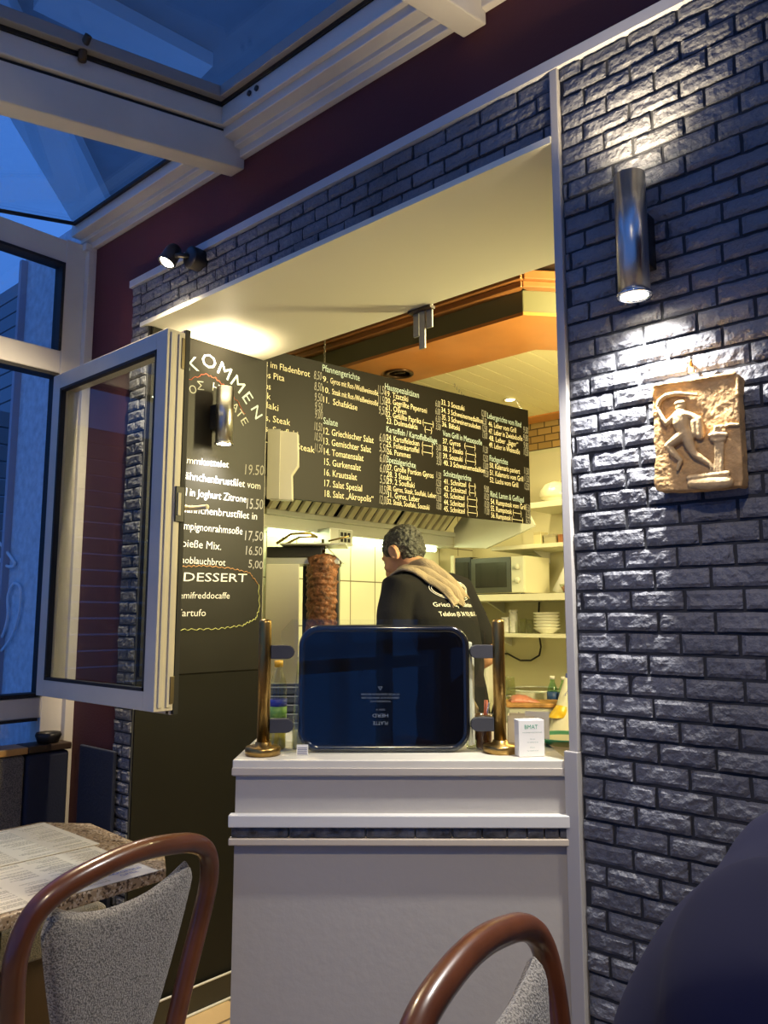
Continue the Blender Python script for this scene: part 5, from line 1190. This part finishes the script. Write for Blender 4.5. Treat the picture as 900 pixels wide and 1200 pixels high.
# ---- the cook
hw = dep(479, 642, 3.40)
cook = thing('person', 'cook in black shirt standing at the grill with head bowed, back to the counter', 'person', (hw.x+.225, hw.y+.0, FL), R(88))
HC = Vector((-.005, .262, hw.z-FL-.030)); HM = Matrix.Rotation(R(6), 3, 'Z') @ Matrix.Rotation(R(-30), 3, 'X')
V = Vector
sh = {1: V((.195, .115, 1.495)), -1: V((-.195, .125, 1.490))}
el = {1: V((.280, .03, 1.215)), -1: V((-.255, .09, 1.20))}
wr = {1: V((.17, .24, 1.08)), -1: V((-.15, .28, 1.04))}
def torso(mb, g=0.0, z0=.84):
    rr = [((0, -.005, .84), .165, .115), ((0, -.005, .93), .172, .122), ((0, .0, 1.02), .160, .112), ((0, .02, 1.14), .160, .112), ((0, .050, 1.28), .178, .120), ((0, .080, 1.39), .188, .122), ((0, .110, 1.48), .176, .104), ((0, .135, 1.545), .120, .082), ((0, .155, 1.58), .066, .062)]
    mb.loft([(c, (a+g, 0, 0), (0, b+g, .0)) for c, a, b in rr if c[2] >= z0], 28)
bd = MB(); torso(bd)
bd.limb([(0, .130, 1.52), (0, .175, 1.58), (0, .235, 1.62)], [.066, .060, .058], 16)
head_shapes(bd, HC, HM, 1.0)
for s in (1, -1):
    bd.limb([sh[s]+V((-s*.05, -.01, .0)), sh[s], sh[s].lerp(el[s], .5), el[s]], [.060, .058, .050, .042], 14)
    bd.limb([el[s], el[s].lerp(wr[s], .35), wr[s]], [.042, .041, .028], 14)
    fdir = (V((0, .34, 1.0))-wr[s]+V((s*.02, .05, 0))).normalized(); hand(bd, wr[s]+fdir*.01, fdir, (-s*.5, .1, -1), 1.0, .7, s)
    hp_, kn, an_ = V((s*.095, -.01, .90)), V((s*.10, .03, .49)), V((s*.11, -.02, .08))
    bd.limb([hp_, hp_.lerp(kn, .5), kn], [.095, .080, .058], 16); bd.limb([kn, kn.lerp(an_, .35), an_], [.058, .056, .038], 16)
    bd.limb([an_+V((0, -.02, -.03)), an_+V((s*.01, .08, -.045)), an_+V((s*.02, .16, -.055))], [.036, .034, .024], 12)
rmesh(bd, 'body', SKIN, .0065, 5, cook); eyes(cook, HC, HM)
# shirt: loose, with folds
st_ = MB(); torso(st_, .020, .84)
st_.limb([(0, .08, 1.44), (0, .128, 1.545)], [.115, .080], 18)
for s in (1, -1):
    m_end = sh[s].lerp(el[s], .70)
    st_.limb([sh[s]+V((-s*.09, -.01, .012)), sh[s]+V((-s*.01, 0, .004)), sh[s].lerp(el[s], .35), m_end], [.074, .076, .074, .072], 18)
def folds(c): return .0045*noise.noise(V((c.x*9+c.z*5, c.y*9, c.z*7)))+.0032*math.sin(c.x*46+c.z*20+6*noise.noise(c*5))*max(0, min(1, (1.40-c.z)*4))
shirt = rmesh(st_, 'shirt', mat('black_cotton', (.010, .010, .011), .9, bump=.15, bscale=220, spec=.2), .0075, 5, cook, folds)
tr = MB(); tr.loft([((0, -.005, .99), (.172, 0, 0), (0, .126, 0)), ((0, -.005, .90), (.186, 0, 0), (0, .132, 0)), ((0, -.01, .82), (.180, 0, 0), (0, .130, 0))], 24)
for s in (1, -1): tr.limb([V((s*.095, -.01, .86)), V((s*.105, .02, .50)), V((s*.112, -.015, .09))], [.105, .080, .062], 16)
rmesh(tr, 'trousers', mat('black_trousers', (.016, .016, .018), .8), .009, 5, cook, lambda c: .005*noise.noise(c*11))
for s in (1, -1):
    so = MB(); so.limb([V((s*.11, -.05, .040)), V((s*.12, .06, .040)), V((s*.13, .15, .032))], [.044, .044, .034], 14); rmesh(so, 'shoe', mat('black_shoe', (.012, .012, .012), .4), .006, 3, cook)
hr = MB(); hn = 0
hr.ball(HC+HM @ V((0, -.022, .038)), (.081, .098, .088), 40, HM.to_4x4()); hr.ball(HC+HM @ V((0, -.045, .0)), (.071, .066, .066), 32, HM.to_4x4())
for q in (-1, 1): hr.ball(HC+HM @ V((q*.060, .012, .032)), (.021, .034, .036), 20, HM.to_4x4())
HAIR = mat('dark_greying_hair', (.055, .058, .050), .40, bump=.9, bscale=150, var=.95, vscale=85)
rmesh(hr, 'hair', HAIR, .0042, 2, cook, lambda c: .0060*noise.noise(c*62)+.0042*noise.noise(c*135))
for q in (-1, 1):                                     # ears stand free of the hair
    eo = MB(); ec = HC+HM @ V((q*.088, -.016, -.006))
    eo.loft([(ec-HM @ V((q*.016, 0, 0)), HM @ V((0, .016, 0)), HM @ V((0, .004, .026))), (ec, HM @ V((0, .020, .002)), HM @ V((0, .002, .034))), (ec+HM @ V((q*.009, -.004, 0)), HM @ V((0, .018, 0)), HM @ V((0, .0, .031)))], 16)
    eo.tube([ec+HM @ V((q*.010, .016*math.cos(a)-.003, .028*math.sin(a)+.002)) for a in [PI*(-.35+1.5*k/12) for k in range(13)]], .0045, 8)
    rmesh(eo, 'ear', SKIN, .003, 3, cook)
# lettering on the back of the shirt, laid onto the cloth
tree = bvh_of(shirt)
def back_proj(x, z, off=.0022):
    h_ = tree.ray_cast(V((x, -1, z)), V((0, 1, 0)))
    return h_[0]-V((0, off, 0)) if h_[0] else V((x, -.12, z))
tg = MB()
def back_line(body, z, h_, x0, x1, arc=0.0):
    vs, fs = text_geo(body)
    bm = bmesh.new(); bv = [bm.verts.new(v) for v in vs]
    for f in fs:
        try: bm.faces.new([bv[i] for i in f])
        except ValueError: pass
    bmesh.ops.triangulate(bm, faces=bm.faces)
    a, b = min(v.co.x for v in bm.verts), max(v.co.x for v in bm.verts); bm.verts.index_update()
    out = []
    for v in bm.verts:
        u = (v.co.x-a)/(b-a); out.append(back_proj(x0+(x1-x0)*u, z+v.co.y*h_/.7+arc*(1-(2*u-1)**2)))
    tg.add(out, [tuple(v.index for v in f.verts) for f in bm.faces]); bm.free()
back_line('AKROPOLIS', 1.505, .026, -.075, .120, .016); back_line('GRILL', 1.476, .024, -.02, .080)
back_line('Griech. Spezialitäten', 1.428, .017, -.125, .130); back_line('Telefon (0 34 93) 80 67 70', 1.390, .018, -.115, .145)
tg.build('back_print', mat('white_shirt_print', (.80, .80, .76), .8), cook, fix=False)
ov = MB()
for rx, rz_ in ((.130, .044), (.121, .037)):
    pts = [back_proj(.022+rx*math.cos(a), 1.497+rz_*math.sin(a), .003) for a in [2*PI*k/48 for k in range(48)]]
    ov.tube(pts, .0016, 6, closed=True)
ov.build('back_emblem_ring', mat('white_shirt_print', (0, 0, 0)), cook)
# towel over his shoulder
tw_ = MB(); path = [(-.100, .270, 1.49), (-.105, .215, 1.55), (-.090, .14, 1.580), (-.070, .08, 1.57), (-.045, .035, 1.54), (-.020, .0, 1.505), (-.002, -.022, 1.47), (.012, -.035, 1.445)]
path = smooth_path(path, 7); nw = 18; N = len(path)
Mw = Matrix.Translation(cook.location) @ Matrix.Rotation(R(88), 4, 'Z') 
for i, c in enumerate(path):
    v = i/(N-1); t_ = (path[min(N-1, i+1)]-path[max(0, i-1)]).normalized()
    near = tree.find_nearest(c); nr = near[1]; sd = t_.cross(nr).normalized(); half = .076-.022*v+.010*math.sin(v*7)
    for k in range(nw+1):
        u = k/nw*2-1; q = c+sd*u*half+t_*(.022*math.sin(u*5+1) if i == N-1 else 0)
        nr2 = tree.find_nearest(q); q = nr2[0]+nr2[1]*(.012+.0065*math.sin(u*9+v*3)+.004*noise.noise(q*30))
        tw_.v.append(tuple(Mw @ q))
tw_.f = [(i*(nw+1)+k, i*(nw+1)+k+1, (i+1)*(nw+1)+k+1, (i+1)*(nw+1)+k) for i in range(N-1) for k in range(nw)]; tw_.smooth = [True]*len(tw_.f)
to = tw_.build('towel', mat('grey_beige_terry', (.36, .29, .20), .95, bump=.7, bscale=260, var=.25, vscale=14), fix=False)
tag(to, 'grey beige towel draped over the cook\'s left shoulder', 'towel'); sm_ = to.modifiers.new('thick', 'SOLIDIFY'); sm_.thickness = .008; sm_.offset = 1

# ---- the guest seated at the lower right on the second chair
gs = thing('person', 'seated guest in a navy fleece seen from behind at the lower right', 'person', (-.275, -.612, FL), R(-82))
GH = V((0, .20, 1.27)); GM = Matrix.Rotation(R(-8), 3, 'X')
gsh = {1: V((.20, .045, 1.075)), -1: V((-.20, .045, 1.075))}; gel = {1: V((.27, .12, .80)), -1: V((-.27, .12, .80))}; gwr = {1: V((.17, .36, .78)), -1: V((-.17, .36, .78))}
def gtorso(mb, g=0.0):
    rr = [((0, .0, .50), .185, .130), ((0, -.005, .60), .185, .130), ((0, -.01, .72), .178, .125), ((0, .0, .86), .190, .130), ((0, .02, .98), .200, .128), ((0, .045, 1.07), .180, .105), ((0, .075, 1.125), .115, .080), ((0, .09, 1.15), .068, .064)]
    mb.loft([(c, (a+g, 0, 0), (0, b+g, 0)) for c, a, b in rr], 28)
bd = MB(); gtorso(bd); bd.limb([(0, .08, 1.10), (0, .105, 1.18), (0, .14, 1.26)], [.066, .058, .056], 16); head_shapes(bd, GH, GM)
gk = {}
for s in (1, -1):
    bd.limb([gsh[s]+V((-s*.05, 0, 0)), gsh[s], gsh[s].lerp(gel[s], .5), gel[s]], [.062, .060, .052, .044], 14); bd.limb([gel[s], gel[s].lerp(gwr[s], .35), gwr[s]], [.044, .042, .029], 14)
    hand(bd, gwr[s]+V((0, .01, 0)), (-s*.35, 1, -.1), (0, 0, -1), 1.0, .4, s)
    hp_, kn, an_ = V((s*.10, .02, .55)), V((s*.12, .43, .53)), V((s*.13, .42, .09)); gk[s] = (hp_, kn, an_)
    bd.limb([hp_, hp_.lerp(kn, .5), kn], [.088, .078, .058], 16); bd.limb([kn, kn.lerp(an_, .35), an_], [.058, .056, .038], 16)
    bd.limb([an_+V((0, -.02, -.03)), an_+V((0, .08, -.045)), an_+V((0, .16, -.055))], [.036, .034, .024], 12)
rmesh(bd, 'body', SKIN, .0065, 5, gs); eyes(gs, GH, GM)
jk = MB(); gtorso(jk, .040)
jk.limb([(0, .03, .99), (0, .075, 1.065), (0, .105, 1.115)], [.155, .105, .074], 18)
for s in (1, -1):
    jk.limb([gsh[s]+V((-s*.09, -.005, .008)), gsh[s]+V((-s*.005, 0, 0)), gsh[s].lerp(gel[s], .5), gel[s]+V((0, -.01, 0))], [.105, .104, .088, .078], 18); jk.limb([gel[s], gel[s].lerp(gwr[s], .9)], [.076, .052], 16)
rmesh(jk, 'fleece_jacket', mat('navy_fleece', (.012, .013, .036), .95, spec=.15), .011, 70, gs, lambda c: .002*noise.noise(c*5))
tr = MB()
for s in (1, -1): tr.limb(list(gk[s][:2]), [.105, .072], 16); tr.limb([gk[s][1], gk[s][2]+V((0, 0, .02))], [.070, .058], 16)
tr.ball((0, .02, .56), (.19, .13, .10), 24); rmesh(tr, 'trousers', mat('dark_blue_denim', (.02, .025, .05), .85), .009, 5, gs)
for s in (1, -1):
    so = MB(); so.limb([gk[s][2]+V((0, -.03, -.045)), gk[s][2]+V((0, .08, -.045)), gk[s][2]+V((0, .17, -.055))], [.044, .044, .034], 14); rmesh(so, 'shoe', mat('black_shoe', (0, 0, 0)), .006, 3, gs)
hr = MB(); hr.ball(GH+GM @ V((0, -.020, .038)), (.082, .099, .090), 32, GM.to_4x4()); hr.ball(GH+GM @ V((0, -.045, -.005)), (.073, .068, .075), 28, GM.to_4x4())
rmesh(hr, 'hair', mat('brown_hair', (.05, .03, .018), .5, bump=.5, bscale=120), .0055, 2, gs, lambda c: .004*noise.noise(c*50))
